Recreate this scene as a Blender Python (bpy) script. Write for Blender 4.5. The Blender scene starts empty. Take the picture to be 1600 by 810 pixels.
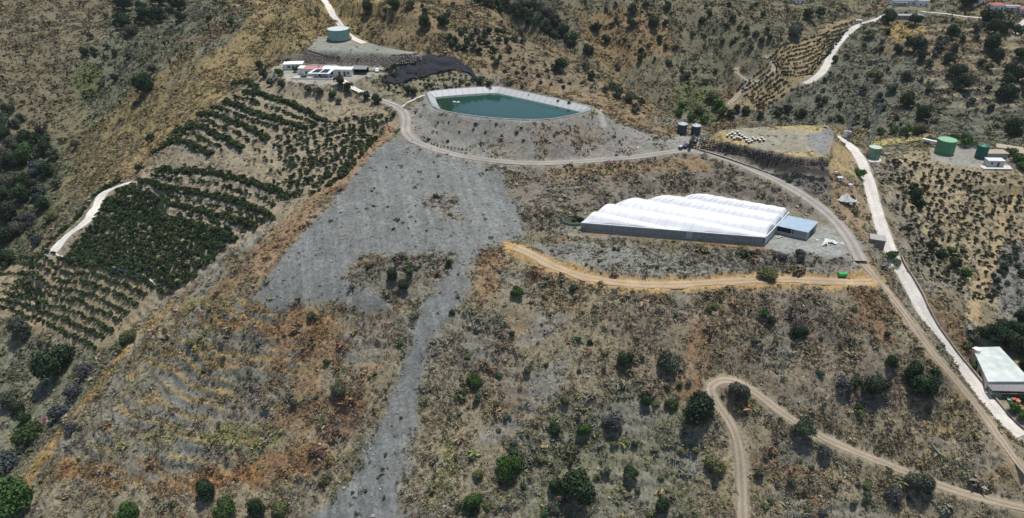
import bpy, math, random
import numpy as np
from mathutils import Vector, Matrix

# ------------------------------------------------------------------ camera, world, sun
SC = bpy.context.scene
COL = SC.collection
R = math.radians
CAMZ = 120.0
TH = R(30.0)
FPX = 1142.0                      # focal length in photo pixels (photo 1600 x 810)
cam_d = bpy.data.cameras.new('camera')
cam = bpy.data.objects.new('camera', cam_d); COL.objects.link(cam)
cam.location = (0, 0, CAMZ); cam.rotation_euler = (R(90) - TH, 0, 0)
cam_d.sensor_fit = 'HORIZONTAL'; cam_d.sensor_width = 36.0
cam_d.lens = 36.0 * FPX / 1600.0
cam_d.clip_start = 1.0; cam_d.clip_end = 6000.0
SC.camera = cam

SUN_EL, SUN_AZ = 74.0, 30.0       # azimuth clockwise from +Y (away from the camera), so shade falls towards the viewer
w = bpy.data.worlds.new('World'); SC.world = w; w.use_nodes = True
nt = w.node_tree; nt.nodes.clear()
out = nt.nodes.new('ShaderNodeOutputWorld'); bg = nt.nodes.new('ShaderNodeBackground')
sky = nt.nodes.new('ShaderNodeTexSky'); sky.sky_type = 'NISHITA'; sky.sun_disc = False
sky.sun_elevation = R(SUN_EL); sky.sun_rotation = R(SUN_AZ)
bg.inputs['Strength'].default_value = 0.10
nt.links.new(sky.outputs[0], bg.inputs[0]); nt.links.new(bg.outputs[0], out.inputs[0])
sd = bpy.data.lights.new('sun', 'SUN'); sd.energy = 3.6; sd.angle = R(0.53); sd.color = (1.0, 0.955, 0.89)
sun = bpy.data.objects.new('sun', sd); COL.objects.link(sun)
sv = Vector((math.sin(R(SUN_AZ)) * math.cos(R(SUN_EL)), math.cos(R(SUN_AZ)) * math.cos(R(SUN_EL)), math.sin(R(SUN_EL))))
sun.rotation_euler = sv.to_track_quat('Z', 'Y').to_euler()
sun.location = (0, 0, 300)
vs = SC.view_settings
vs.view_transform = 'Standard'; vs.look = 'None'; vs.exposure = 0.25; vs.gamma = 1.0; vs.use_curve_mapping = False
try:
    SC.cycles.max_bounces = 4; SC.cycles.diffuse_bounces = 2; SC.cycles.glossy_bounces = 2
except Exception: pass

# ------------------------------------------------------------------ pixel <-> world helpers
ST, CT = math.sin(TH), math.cos(TH)
def ray(u, v):
    u = np.asarray(u, float); v = np.asarray(v, float); d = v - 405.0
    return u - 800.0, FPX * CT - d * ST, -FPX * ST - d * CT
def P(u, v, z):                    # where the sight line through a photo point crosses height z
    x, y, zz = ray(u, v); k = (z - CAMZ) / zz
    return float(x * k), float(y * k)

# ------------------------------------------------------------------ noise
def _hash(ix, iy, s):
    h = (ix.astype(np.int64) * 374761393 + iy.astype(np.int64) * 668265263 + s * 2246822519) & 0x7fffffff
    h = (h ^ (h >> 13)) * 1274126177 & 0x7fffffff
    return ((h ^ (h >> 16)) & 0xffffff) / float(0xffffff)
def vnoise(x, y, sc, s=0):
    x = x / sc; y = y / sc
    ix = np.floor(x); iy = np.floor(y); fx = x - ix; fy = y - iy
    ix = ix.astype(np.int64); iy = iy.astype(np.int64)
    fx = fx * fx * fx * (fx * (fx * 6 - 15) + 10); fy = fy * fy * fy * (fy * (fy * 6 - 15) + 10)
    a = _hash(ix, iy, s); b = _hash(ix + 1, iy, s); c = _hash(ix, iy + 1, s); d = _hash(ix + 1, iy + 1, s)
    return (a * (1 - fx) + b * fx) * (1 - fy) + (c * (1 - fx) + d * fx) * fy
def fbm(x, y, sc, s=0, o=4, g=0.5):
    t = 0; a = 1; n = 0
    c, si = math.cos(0.6), math.sin(0.6)
    for i in range(o):
        t = t + a * vnoise(x, y, sc, s + i * 17); n += a; a *= g; sc *= 0.5
        x, y = c * x - si * y + 31.7, si * x + c * y + 11.3
    return t / n
def sstep(a, b, x):
    t = np.clip((x - a) / (b - a), 0, 1); return t * t * (3 - 2 * t)

# ------------------------------------------------------------------ base relief: thin plate through surveyed points
CP = [  # (photo u, photo v, height)
 (700,810,-38),(700,700,-30),(700,600,-21),(700,500,-10),(700,450,-5),(700,400,0),(700,300,6),(700,250,9),
 (620,170,16),(640,210,13),(800,262,7),(900,256,6),(1000,247,7),(1060,238,8),
 (850,300,2),(900,345,0),(1000,300,2),(1000,370,0),(1100,300,1.5),(1190,385,0),(1130,247,7),(1220,287,4),(1300,337,1),(1345,385,-1),
 (805,385,-1),(870,420,-3),(1000,446,-4),(1200,437,-4),(1370,440,-4),
 (1400,470,-8),(1480,560,-16),(1600,730,-32),(1360,300,-2),(1375,345,-5),(1410,410,-10),(1450,490,-17),(1520,600,-27),(1590,680,-35),
 (1500,250,-2),(1590,250,-3),(1450,300,-7),(1560,300,-9),(1500,400,-18),(1590,400,-22),(1540,480,-27),(1595,540,-31),(1400,260,-2),
 (1320,225,3),(1310,260,3),(1200,262,6),
 (1200,190,-33),(1200,130,-21),(1200,60,0),(1200,0,12),(1300,150,-20),(1300,60,-2),(1300,5,10),
 (1500,200,-20),(1500,150,-11),(1500,100,-2),(1500,50,8),(1500,8,16),(1595,150,-12),(1595,50,6),(1400,190,-21),(1400,100,-6),(1400,30,8),
 (1050,150,-31),(1060,100,-18),(1000,60,-6),(1000,0,11),(1100,175,-36),(900,0,12),(900,66,-9),(1100,30,4),(950,35,0),(830,20,2),
 (860,110,21),(740,60,31),(650,40,38),(500,0,44),(540,65,28.5),(830,66,26),(890,92,20.5),(980,135,10),(1035,180,1),(760,8,30),(640,4,45),(700,15,38),
 (230,20,12),(130,150,-12),(60,270,-30),(0,400,-45),(350,100,18),(450,60,30),(200,200,-9),(300,190,4),(180,290,-15),(240,235,-5),(380,10,32),(300,60,20),
 (0,200,-20),(50,100,0),(0,0,20),(100,0,19),(0,100,0),(0,300,-33),(160,60,6),(420,90,21),
 (400,130,17),(610,185,14),(500,150,17.5),(350,180,11),(450,260,5),(560,250,9),(300,300,-5),(200,350,-15),(80,400,-29),(250,430,-20),(400,350,-5),(450,330,-1),
 (0,430,-44),(0,490,-47),(140,540,-42),(250,470,-26),(100,450,-36),
 (440,450,-9),(330,520,-21),(215,560,-32),(150,640,-41),(55,740,-52),(300,700,-40),(500,600,-25),(500,500,-14),(500,700,-34.5),(300,600,-31),(100,810,-54),(300,810,-48),(500,810,-43),
 (90,575,-52),(0,600,-57),(40,670,-60),(0,720,-64),
 (900,500,-10),(900,600,-21),(900,700,-31),(900,810,-40),(1100,500,-9),(1100,600,-20),(1100,700,-30.5),(1100,810,-40),
 (1300,500,-9.5),(1300,600,-20),(1300,700,-31),(1300,810,-41),(1450,650,-27),(1450,750,-37),(1600,810,-41),
 (500,115,22),(600,112,22),(650,105,23.5),(650,140,19),(520,88,27),(620,86,28),
]
cp = []
for u, v, z in CP:
    x, y = P(u, v, z); cp.append((x, y, z))
cp += [(300,300,-8),(300,200,-42),(260,120,-62),(200,60,-72),(-400,400,10),(-360,250,-15),(-300,150,-55),(-220,60,-80),(0,50,-84),(0,90,-64),(100,95,-62),(-100,95,-72),
       (0,900,95),(600,900,120),(-600,900,110),(0,1500,220),(1000,1500,230),(-1000,1500,230),(700,500,40),(-700,500,60),(600,100,-30),(-600,100,-30),(0,0,-95),(0,2600,420),(1500,2400,400),(-1500,2400,400),
       (20,455,-12),(70,430,-26),(-30,480,2),(110,405,-34),(160,385,-38)]
cp = np.array(cp)
def _phi(r2):
    return 0.5 * r2 * np.log(np.maximum(r2, 1e-9))
S0 = 300.0
pts = cp[:, :2] / S0; n = len(pts)
D2 = ((pts[:, None] - pts[None]) ** 2).sum(-1)
A = np.zeros((n + 3, n + 3)); A[:n, :n] = _phi(D2) + np.eye(n) * 2e-4
A[:n, n] = 1; A[:n, n + 1:] = pts; A[n, :n] = 1; A[n + 1:, :n] = pts.T
wts = np.linalg.solve(A, np.concatenate([cp[:, 2], [0, 0, 0]]))
def tps(x, y):
    sh = x.shape; x = x.ravel() / S0; y = y.ravel() / S0; o = np.empty(x.size)
    for i in range(0, x.size, 60000):
        a = x[i:i + 60000]; b = y[i:i + 60000]
        r2 = (a[:, None] - pts[None, :, 0]) ** 2 + (b[:, None] - pts[None, :, 1]) ** 2
        o[i:i + 60000] = _phi(r2) @ wts[:n] + wts[n] + wts[n + 1] * a + wts[n + 2] * b
    return o.reshape(sh)

# the sheet of ground: rings around the drone's foot point, finer where the slopes are near
AZ = np.concatenate([np.linspace(-85, -51, 25)[:-1], np.linspace(-51, 51, 1150), np.linspace(51, 85, 25)[1:]]) * math.pi / 180
_rl = [40.0]
while _rl[-1] < 3000:
    r = _rl[-1]
    st = 3.0 if r < 100 else (0.55 + (r - 100) * 0.0022 if r < 420 else (1.25 + (r - 420) * 0.006 if r < 700 else 3 + (r - 700) * 0.06))
    _rl.append(r + st)
RR = np.array(_rl)
NA, NR = len(AZ), len(RR)
_idxA = np.arange(NA, dtype=float); _idxR = np.arange(NR, dtype=float)
GX = RR[:, None] * np.sin(AZ)[None]; GY = RR[:, None] * np.cos(AZ)[None]
print('grid', NA, NR)
_ca = np.arange(NA); 
# evaluate the smooth spline on every second node and fill in (it is smooth)
ar = np.unique(np.concatenate([np.arange(0, NA, 3), [NA - 1]])); rr_ = np.unique(np.concatenate([np.arange(0, NR, 3), [NR - 1]]))
small = tps(GX[np.ix_(rr_, ar)], GY[np.ix_(rr_, ar)])
tmp = np.empty((len(rr_), NA))
for i in range(len(rr_)): tmp[i] = np.interp(_idxA, ar, small[i])
B = np.empty((NR, NA))
fi = np.interp(_idxR, rr_, np.arange(len(rr_))); i0 = np.minimum(fi.astype(int), len(rr_) - 2); ft = (fi - i0)[:, None]
B = tmp[i0] * (1 - ft) + tmp[i0 + 1] * ft

def gsample(arr, x, y):
    x = np.asarray(x, float); y = np.asarray(y, float)
    a = np.interp(np.arctan2(x, y), AZ, _idxA); r = np.interp(np.hypot(x, y), RR, _idxR)
    a0 = np.clip(a.astype(int), 0, NA - 2); r0 = np.clip(r.astype(int), 0, NR - 2); fa = a - a0; fr = r - r0
    return (arr[r0, a0] * (1 - fa) + arr[r0, a0 + 1] * fa) * (1 - fr) + (arr[r0 + 1, a0] * (1 - fa) + arr[r0 + 1, a0 + 1] * fa) * fr
_march = np.geomspace(90, 1500, 1400)
def cast(arr, u, v):                # first meeting of the sight lines with a height field
    u = np.atleast_1d(np.asarray(u, float)); v = np.atleast_1d(np.asarray(v, float))
    dx, dy, dz = ray(u, v); h = np.hypot(dx, dy); dx = dx / h; dy = dy / h; dz = dz / h
    ox = np.empty(len(u)); oy = np.empty(len(u)); oz = np.empty(len(u))
    for i in range(len(u)):
        X = dx[i] * _march; Y = dy[i] * _march; Z = CAMZ + dz[i] * _march
        d = Z - gsample(arr, X, Y); k = np.argmax(d <= 0)
        if d[k] > 0: k = len(_march) - 1
        k = max(k, 1); t = d[k - 1] / max(d[k - 1] - d[k], 1e-6); t = min(max(t, 0), 1)
        m = _march[k - 1] * (1 - t) + _march[k] * t
        ox[i] = dx[i] * m; oy[i] = dy[i] * m; oz[i] = CAMZ + dz[i] * m
    return ox, oy, oz

def bbox_idx(x0, x1, y0, y1, m):
    return np.nonzero((GX.ravel() > x0 - m) & (GX.ravel() < x1 + m) & (GY.ravel() > y0 - m) & (GY.ravel() < y1 + m))[0]
_GXr, _GYr = GX.ravel(), GY.ravel()
def sdf(poly, x, y):                # signed distance, negative inside
    poly = np.asarray(poly, float); d = np.full(x.shape, 1e9); ins = np.zeros(x.shape, bool)
    for i in range(len(poly)):
        a = poly[i]; b = poly[(i + 1) % len(poly)]; e = b - a
        t = np.clip(((x - a[0]) * e[0] + (y - a[1]) * e[1]) / max(e @ e, 1e-9), 0, 1)
        d = np.minimum(d, (x - a[0] - t * e[0]) ** 2 + (y - a[1] - t * e[1]) ** 2)
        c = ((a[1] > y) != (b[1] > y))
        ins ^= c & (x < (b[0] - a[0]) * (y - a[1]) / (b[1] - a[1] + 1e-12) + a[0])
    d = np.sqrt(d); return np.where(ins, -d, d)
def line_near(pl, x, y):            # distance to a 3d polyline, its height there, the side
    pl = np.asarray(pl, float); d = np.full(x.shape, 1e9); z = np.zeros(x.shape); sg = np.zeros(x.shape)
    for i in range(len(pl) - 1):
        a = pl[i]; b = pl[i + 1]; ex, ey = b[0] - a[0], b[1] - a[1]
        t = np.clip(((x - a[0]) * ex + (y - a[1]) * ey) / max(ex * ex + ey * ey, 1e-9), 0, 1)
        q = np.hypot(x - a[0] - t * ex, y - a[1] - t * ey); m = q < d
        d = np.where(m, q, d); z = np.where(m, a[2] + (b[2] - a[2]) * t, z)
        sg = np.where(m, np.sign(ex * (y - a[1]) - ey * (x - a[0])), sg)
    return d, z, sg
def smoothline(pl, step=1.5, passes=2):
    pl = np.asarray(pl, float)
    for _ in range(passes):          # Chaikin
        q = [pl[0]]
        for i in range(len(pl) - 1):
            q += [pl[i] * .75 + pl[i + 1] * .25, pl[i] * .25 + pl[i + 1] * .75]
        q.append(pl[-1]); pl = np.array(q)
    s = np.concatenate([[0], np.cumsum(np.hypot(*(np.diff(pl[:, :2], axis=0).T)))])
    m = max(2, int(s[-1] / step)); t = np.linspace(0, s[-1], m)
    return np.stack([np.interp(t, s, pl[:, k]) for k in range(pl.shape[1])], 1)

def pad(arr, poly, z, fill=0.8, cut=0.8, margin=1.0, reach=30):
    poly = np.array(poly); ix = bbox_idx(poly[:, 0].min(), poly[:, 0].max(), poly[:, 1].min(), poly[:, 1].max(), reach)
    x, y = _GXr[ix], _GYr[ix]; d = np.maximum(sdf(poly, x, y) - margin, 0)
    f = arr.ravel(); zz = z(x, y) if callable(z) else z
    f[ix] = np.where(d < reach, np.clip(f[ix], zz - fill * d, zz + cut * d), f[ix])
def bank(arr, poly, z, fill, margin, reach=30):      # earth heaped against a levelled place, never cutting into it
    poly = np.array(poly); ix = bbox_idx(poly[:, 0].min(), poly[:, 0].max(), poly[:, 1].min(), poly[:, 1].max(), reach)
    d = np.maximum(sdf(poly, _GXr[ix], _GYr[ix]) - margin, 0); f = arr.ravel(); f[ix] = np.where(d < reach, np.maximum(f[ix], z - fill * d), f[ix])
def PL(pts, z): return [P(u, v, z) for u, v in pts]

# ------------------------------------------------------------------ levelled places
RZ = 18.0
RIM = PL([(667,146),(671,158),(678,169),(704,176.5),(755,184),(819,188),(858,187),(886,182.5),(917,175),(924,171),(920,167),(850,151),(783,137),(778,136),(748,137),(700,140.5),(671,143.5)], RZ)
GH_Z = 0.0
GH = PL([(890,368),(1000,372),(1195,390),(1330,398),(1345,380),(1310,352),(1250,330),(1120,303),(1020,304),(880,345)], GH_Z)
PLT_Z = 12.5
PLT = PL([(1089,212),(1168,229),(1247,245),(1291,247),(1300,225),(1302,206),(1293,197),(1257,196),(1168,200),(1099,206)], PLT_Z)
PLTR = PL([(1275,222),(1292,228),(1299,222),(1300,207),(1290,199),(1268,200)], PLT_Z)
YARD = PL([(1040,232),(1045,218),(1065,213),(1100,215),(1110,232),(1080,240)], 8.0)
HOUSE_Z = 22.0
HOUSE = PL([(425,108),(440,99),(500,101),(600,106),(600,116),(572,121),(545,130),(500,134),(450,128)], HOUSE_Z)
TANK_Z = 28.0
TANKP = PL([(480,77),(490,66),(497,57),(555,56),(572,64),(590,72),(650,82),(640,86),(600,86),(535,87),(500,82)], TANK_Z)
B1 = B.copy()
pad(B1, RIM, RZ, 0.74, 0.5, 2.2, 30)
pad(B1, GH, GH_Z, 0.75, 0.8, 1.5, 20)
pad(B1, PLT, PLT_Z, 3.2, 1.0, 0.2, 24); pad(B1, PLTR, PLT_Z - .2, .85, 1.0, 0.2, 34)
bank(B1, PLT, PLT_Z - 3.4, .62, 1.3)
pad(B1, YARD, 8.0, 1.0, 1.0, 0.5, 12)
pad(B1, TANKP, TANK_Z, 1.3, 0.7, 0.5, 14)
pad(B1, HOUSE, HOUSE_Z, 0.8, 1.3, 0.5, 10)

# pads laid on the slope itself: their height is that of the ground at the named point
def slope_pad(px, at, fill=1.0, cut=1.0, margin=0.5, reach=10, dz=0.0):
    z = float(cast(B1, [at[0]], [at[1]])[2][0]) + dz
    poly = PL(px, z); pad(B1, poly, z, fill, cut, margin, reach); return z, poly
TKS_Z, TKS = slope_pad([(1455,252),(1455,232),(1500,228),(1560,240),(1575,262),(1520,262)], (1500,252), 0.5)
WH_Z, WH = slope_pad([(1520,600),(1518,560),(1590,560),(1640,610),(1640,660),(1580,650)], (1560,600), 0.9, 0.9, 1, 12)
HUT_Z, HUTP = slope_pad([(1352,388),(1352,378),(1388,378),(1392,390)], (1370,388))
TK3_Z, TK3 = slope_pad([(1352,254),(1354,244),(1382,244),(1382,254)], (1366,250), 1, 1, .3, 6)
BLD1_Z, BLD1 = slope_pad([(1385,14),(1395,4),(1455,4),(1455,14)], (1420,12), 1, 1, 0.5, 12)
BLD2_Z, BLD2 = slope_pad([(1388,34),(1392,26),(1442,26),(1442,34)], (1415,32), 1, 1, .5, 12)

# ------------------------------------------------------------------ roads, traced on the levelled relief
ROADS = {}
def road(key, px, width, z=None, cutslope=0.9):
    u, v = zip(*[p[:2] for p in px]); x, y, zz = cast(B1, u, v)
    pl = smoothline(np.stack([x, y, zz], 1), 1.5, 2)
    k = np.ones(9) / 9; zp = np.pad(pl[:, 2], 4, mode='edge'); pl[:, 2] = np.convolve(zp, k, 'valid')
    ROADS[key] = (pl, width, cutslope)
road('track_pond', [(566,147),(600,158),(628,170),(636,185),(632,205),(645,220),(680,234),(720,244),(780,253),(850,256),(920,252),(1000,245),(1050,237),(1085,234)], 4.4)
road('track_greenhouse', [(1085,235),(1130,246),(1180,266),(1230,290),(1275,318),(1305,345),(1325,370),(1338,392),(1345,410)], 5.2)
road('track_diagonal', [(1345,405),(1360,425),(1385,455),(1420,500),(1455,548),(1500,602),(1540,655),(1570,695),(1605,745)], 3.6)
road('earth_path', [(805,386),(835,400),(870,420),(920,436),(1000,446),(1080,444),(1150,439),(1230,437),(1300,440),(1360,441)], 4.0)
road('track_bend', [(1160,830),(1160,770),(1156,700),(1142,660),(1118,630),(1108,606),(1118,593),(1140,590),(1170,605),(1215,640),(1260,672),(1320,700),(1400,732),(1480,764),(1560,785),(1620,800)], 3.6)
road('white_road_house', [(498,-12),(512,8),(530,38),(545,58),(570,68)], 3.6)
road('driveway', [(530,124),(546,130),(556,141),(568,148)], 3.2)
road('concrete_road', [(1308,214),(1330,228),(1346,250),(1358,285),(1368,325),(1380,365),(1396,402),(1420,445),(1445,490),(1480,545),(1520,600),(1560,645),(1596,684)], 4.6)
road('plantation_road', [(202,284),(180,293),(158,308),(146,332),(128,352),(100,372),(80,400)], 4.0)
road('far_road', [(1392,20),(1370,32),(1338,40),(1316,60),(1300,80),(1290,108),(1272,125),(1256,132)], 5.0)
road('far_trail', [(1146,160),(1136,170),(1150,150),(1180,128),(1212,112),(1206,95),(1195,88)], 3.2)
road('far_trail_left', [(1180,132),(1160,122),(1148,112),(1152,104)], 2.6)
road('hamlet_lane', [(1440,19),(1475,21),(1510,27),(1540,28)], 3.0)
road('edge_lane', [(1585,60),(1592,42),(1604,30)], 3.0)
H = B1.copy()
# natural roughness: ravines on the far hills, ledges and hummocks on the near slope
far = sstep(400, 520, GY) ; farl = sstep(-120, -190, GX) * sstep(330, 380, GY)
rid = 1 - np.abs(fbm(GX + 0.35 * GY, GY * 0.45 - 0.2 * GX, 60, 3, 3) * 2 - 1) * 2
H += (rid - 0.3) * 7.0 * np.maximum(far, farl * 0.6)
H += (fbm(GX, GY, 24, 9, 3) - 0.5) * 3.2
H += (fbm(GX, GY, 5, 19, 3) - 0.5) * 1.0
# rock ledges (beds crop out along the slope)
q = H + 0.05 * GX + (fbm(GX, GY, 30, 41, 3) - .5) * 9
lm = sstep(.44, .62, fbm(GX, GY * 1.4, 16, 55, 3))
lmn = lm * sstep(250, 225, GY) 
for per, amp, sd_ in ((2.4, 1.15, 5), (1.0, 0.42, 6)):
    ph = (q / per) % 1.0
    H += amp * lm * (sstep(0, .85, ph) * 0 + (sstep(.78, 1.0, ph) - ph))
fr_ = sstep(110, 160, GX) * sstep(370, 400, GY); q2 = H + 0.03 * GX + (fbm(GX, GY, 60, 43, 3) - .5) * 9
for per, amp in ((2.6, 1.5),):
    ph = (q2 / per) % 1.0; H += amp * fr_ * sstep(.35, .5, fbm(GX, GY, 45, 58, 2)) * (sstep(.7, 1.0, ph) - ph)
LS = sstep(4, -4, sdf(np.array([P(u, v, z) for u, v, z in ((262,490,-24),(400,460,-13),(480,500,-15),(460,610,-27),(430,690,-34),(380,735,-38),(120,745,-47),(165,650,-40),(215,565,-32))]), GX.ravel(), GY.ravel()).reshape(GX.shape)) * sstep(.33, .5, fbm(GX, GY, 11, 49, 3))
ph3 = ((B1 + (fbm(GX, GY, 22, 47, 3) - .5) * 5.0) / 2.6) % 1.0
H += 1.5 * LS * (sstep(.5, 1.0, ph3) - ph3)
H += (fbm(GX, GY, 1.7, 77, 2) - 0.5) * 0.6
PADS = [(RIM, RZ, 0.74, 0.5, 2.2, 30), (GH, GH_Z, .75, .8, 1.5, 20), (PLT, PLT_Z, 3.2, 1, .2, 24), (PLTR, PLT_Z - .2, .85, 1, .2, 34), (YARD, 8.0, 1, 1, .5, 12), (TANKP, TANK_Z, 1.3, .7, .5, 14),
        (HOUSE, HOUSE_Z, .8, 1.3, .5, 10), (TKS, TKS_Z, .5, 1, .5, 10), (WH, WH_Z, .9, .9, 1, 12), (HUTP, HUT_Z, 1, 1, .5, 6), (TK3, TK3_Z, 1, 1, .3, 6), (BLD1, BLD1_Z, 1, 1, .5, 12), (BLD2, BLD2_Z, 1, 1, .5, 12)]
for a in PADS: pad(H, *a)
bank(H, PLT, PLT_Z - 3.4, .62, 1.3)
pad(H, YARD, 8.0, 1, 1, .5, 12); pad(H, GH, GH_Z, .75, .8, 1.5, 20)
Hf = H.ravel()
# smooth the loose scree: little natural roughness there
RM = {}
for key, (pl, wd, cs) in ROADS.items():
    ix = bbox_idx(pl[:, 0].min(), pl[:, 0].max(), pl[:, 1].min(), pl[:, 1].max(), wd + 8)
    x, y = _GXr[ix], _GYr[ix]; d, z, sg = line_near(pl, x, y)
    dd = np.maximum(d - wd * 0.5 - 0.3, 0)
    keep = (sdf(PLT, x, y) < 2.2) & (dd > 0) if key in ('track_greenhouse', 'concrete_road') else np.zeros(len(ix), bool)
    Hf[ix] = np.where((dd < 8) & ~keep, np.clip(Hf[ix], z - cs * dd, z + cs * dd), Hf[ix])
    RM[key] = (ix, d)
H = Hf.reshape(NR, NA)
# pit of the reservoir
ix = bbox_idx(min(p[0] for p in RIM), max(p[0] for p in RIM), min(p[1] for p in RIM), max(p[1] for p in RIM), 3)
d = sdf(RIM, _GXr[ix], _GYr[ix]); Hf = H.ravel()
Hf[ix] = np.where(d < -0.2, np.minimum(Hf[ix], RZ - 0.7 - np.minimum(-d * 0.8, 6)), Hf[ix]); H = Hf.reshape(NR, NA)

def G(u, v):                        # ground point seen at a photo point
    x, y, z = cast(H, [u], [v]); return float(x[0]), float(y[0]), float(z[0])
def hz(x, y): return float(gsample(H, x, y))
# ------------------------------------------------------------------ what grows and lies where
N = GX.size
X, Y = _GXr, _GYr
n1 = fbm(X, Y, 40, 101, 4); n2 = fbm(X, Y, 9, 102, 4); n3 = fbm(X, Y, 2.5, 103, 3); n4 = fbm(X, Y * 1.5, 18, 104, 4)
def mixc(c, col, m):
    return c * (1 - m[:, None]) + np.array(col)[None] * m[:, None]
C = np.tile(np.array([0.19, 0.165, 0.115]), (N, 1))
C = mixc(C, (0.20, 0.186, 0.158), sstep(.45, .6, n2)); C = mixc(C, (0.26, 0.20, 0.12), sstep(.52, .68, n1) * .7)
C = mixc(C, (0.20, 0.115, 0.065), sstep(.55, .68, n4) * .6)
# kinds of scrub: straw, rust, olive grey, dark brown, yellow green, green
W6 = np.tile(np.array([.8, .5, 1.4, 1.1, .35, .25], np.float32), (N, 1))
DEN = np.full(N, .75)
BIG = np.ones(N)
def wpoly(px, sub=4, arr=None):
    q = []
    for i in range(len(px)):
        a = px[i]; b = px[(i + 1) % len(px)]
        for k in range(sub): q.append((a[0] + (b[0] - a[0]) * k / sub, a[1] + (b[1] - a[1]) * k / sub))
    u, v = zip(*q); x, y, z = cast(B1 if arr is None else arr, u, v)
    return np.stack([x, y], 1)
def wline(px):
    u, v = zip(*px); x, y, z = cast(B1, u, v); return smoothline(np.stack([x, y, z], 1), 1.5, 2)
def apply_(ix, m, col=None, pal=None, den=None, strength=1.0, big=None):
    m = m * strength
    if col is not None: C[ix] = C[ix] * (1 - m[:, None]) + np.array(col) * m[:, None]
    if pal is not None: W6[ix] = W6[ix] * (1 - m[:, None]) + np.array(pal) * m[:, None]
    if den is not None: DEN[ix] = DEN[ix] * (1 - m) + den * m
    if big is not None: BIG[ix] = BIG[ix] * (1 - m) + big * m
def paint(px, col=None, pal=None, den=None, edge=2.5, warp=4.0, strength=1.0, poly=None, big=None, patch=0):
    p = wpoly(px) if poly is None else np.array(poly)
    ix = bbox_idx(p[:, 0].min(), p[:, 0].max(), p[:, 1].min(), p[:, 1].max(), edge + warp + 1)
    d = sdf(p, X[ix], Y[ix]) + (fbm(X[ix], Y[ix], warp * 2.2 + 1, 201, 4) - .5) * 2.4 * warp
    m = 1 - sstep(-edge, edge, d)
    if patch: m = m * sstep(.5 - patch * .18, .5 + .1, fbm(X[ix], Y[ix], 7, 333, 4))
    apply_(ix, m, col, pal, den, strength, big)
    return p
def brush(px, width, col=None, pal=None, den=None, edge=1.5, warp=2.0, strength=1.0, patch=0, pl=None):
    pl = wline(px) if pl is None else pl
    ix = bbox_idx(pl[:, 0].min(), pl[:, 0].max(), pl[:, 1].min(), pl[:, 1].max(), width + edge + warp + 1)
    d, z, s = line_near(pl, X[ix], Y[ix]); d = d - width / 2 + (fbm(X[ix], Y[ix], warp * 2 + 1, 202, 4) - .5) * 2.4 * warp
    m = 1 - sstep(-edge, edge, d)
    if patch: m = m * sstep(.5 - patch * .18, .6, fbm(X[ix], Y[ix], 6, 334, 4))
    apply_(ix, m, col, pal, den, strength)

TAN = (0.285, 0.212, 0.125); RUST = (0.225, 0.145, 0.09); GREY = (0.235, 0.228, 0.222); GREYB = (0.205, 0.185, 0.165); DARK = (0.135, 0.118, 0.105)
# broad hillsides
paint([(0,-60),(380,-60),(300,60),(190,190),(120,300),(60,420),(-60,420),(-60,100)], (0.185,0.157,0.105), [1.1,.5,1.7,.7,.6,.2], .85, 8, 12)
paint([(-60,-60),(240,-60),(200,30),(130,150),(60,240),(-60,240)], (0.182,0.150,0.108), [1.1,.6,1.6,.8,.4,.15], .9, 8, 12)
paint([(235,-60),(420,-60),(350,20),(250,100),(150,180),(110,170),(160,60)], (0.155,0.150,0.115), [.4,.2,2.0,1.2,.2,.3], .95, 6, 10)
paint([(410,-60),(760,-60),(560,60),(480,75),(440,92),(400,120),(300,185),(200,280),(130,310),(110,280),(170,220),(230,170),(300,110),(380,50)], TAN, [2.6,.9,.7,.5,.5,.1], .85, 5, 8)
paint([(160,180),(260,110),(300,120),(200,240),(110,330),(90,300)], (0.23,0.17,0.10), [1.4,.5,1.4,.9,.4,.2], .9, 5, 8, .7)
paint([(560,20),(700,-20),(740,0),(870,60),(960,110),(1040,180),(1000,190),(930,165),(800,130),(700,120),(620,84),(570,62)], (0.225,0.165,0.11), [1.5,.9,1.3,.8,.4,.25], .8, 4, 7)
paint([(700,48),(760,40),(850,75),(940,125),(930,150),(840,130),(760,90),(700,80)], (0.215,0.165,0.12), [.8,.6,1.2,.8,.2,.2], .4, 4, 5)
paint([(840,-60),(1300,-60),(1330,30),(1200,90),(1120,150),(1040,175),(930,100),(830,50)], (0.18,0.155,0.115), [.9,.5,2.0,.8,.3,.25], .9, 8, 12)
paint([(900,20),(1010,10),(1040,70),(1000,110),(930,85)], (0.26,0.17,0.10), [1.6,1,.6,.6,.2,.1], .7, 6, 10, .7)
paint([(740,-60),(860,-60),(870,30),(900,75),(860,62),(790,25)], (0.09,0.085,0.07), [.3,.3,1,1.6,.1,1], 1.1, 5, 5)
paint([(1260,130),(1300,80),(1340,40),(1660,30),(1700,260),(1480,210),(1300,195),(1160,190),(1180,160)], (0.150,0.142,0.118), [.5,.2,2.3,.9,.2,.3], .9, 6, 8)
paint([(1380,40),(1600,45),(1640,110),(1480,120),(1380,80)], (0.21,0.16,0.12), [.9,.5,1.1,1.1,.3,.3], .75, 6, 8)
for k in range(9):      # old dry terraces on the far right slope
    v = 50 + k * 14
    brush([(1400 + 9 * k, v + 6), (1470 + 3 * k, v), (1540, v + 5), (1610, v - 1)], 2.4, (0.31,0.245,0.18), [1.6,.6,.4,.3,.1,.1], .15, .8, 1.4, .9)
    brush([(1400 + 9 * k, v + 11), (1470 + 3 * k, v + 5), (1540, v + 10), (1610, v + 4)], 1.8, (0.09,0.08,0.07), [.3,.2,1,1.6,.1,.3], 1, .8, 1.4, .8)
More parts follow.
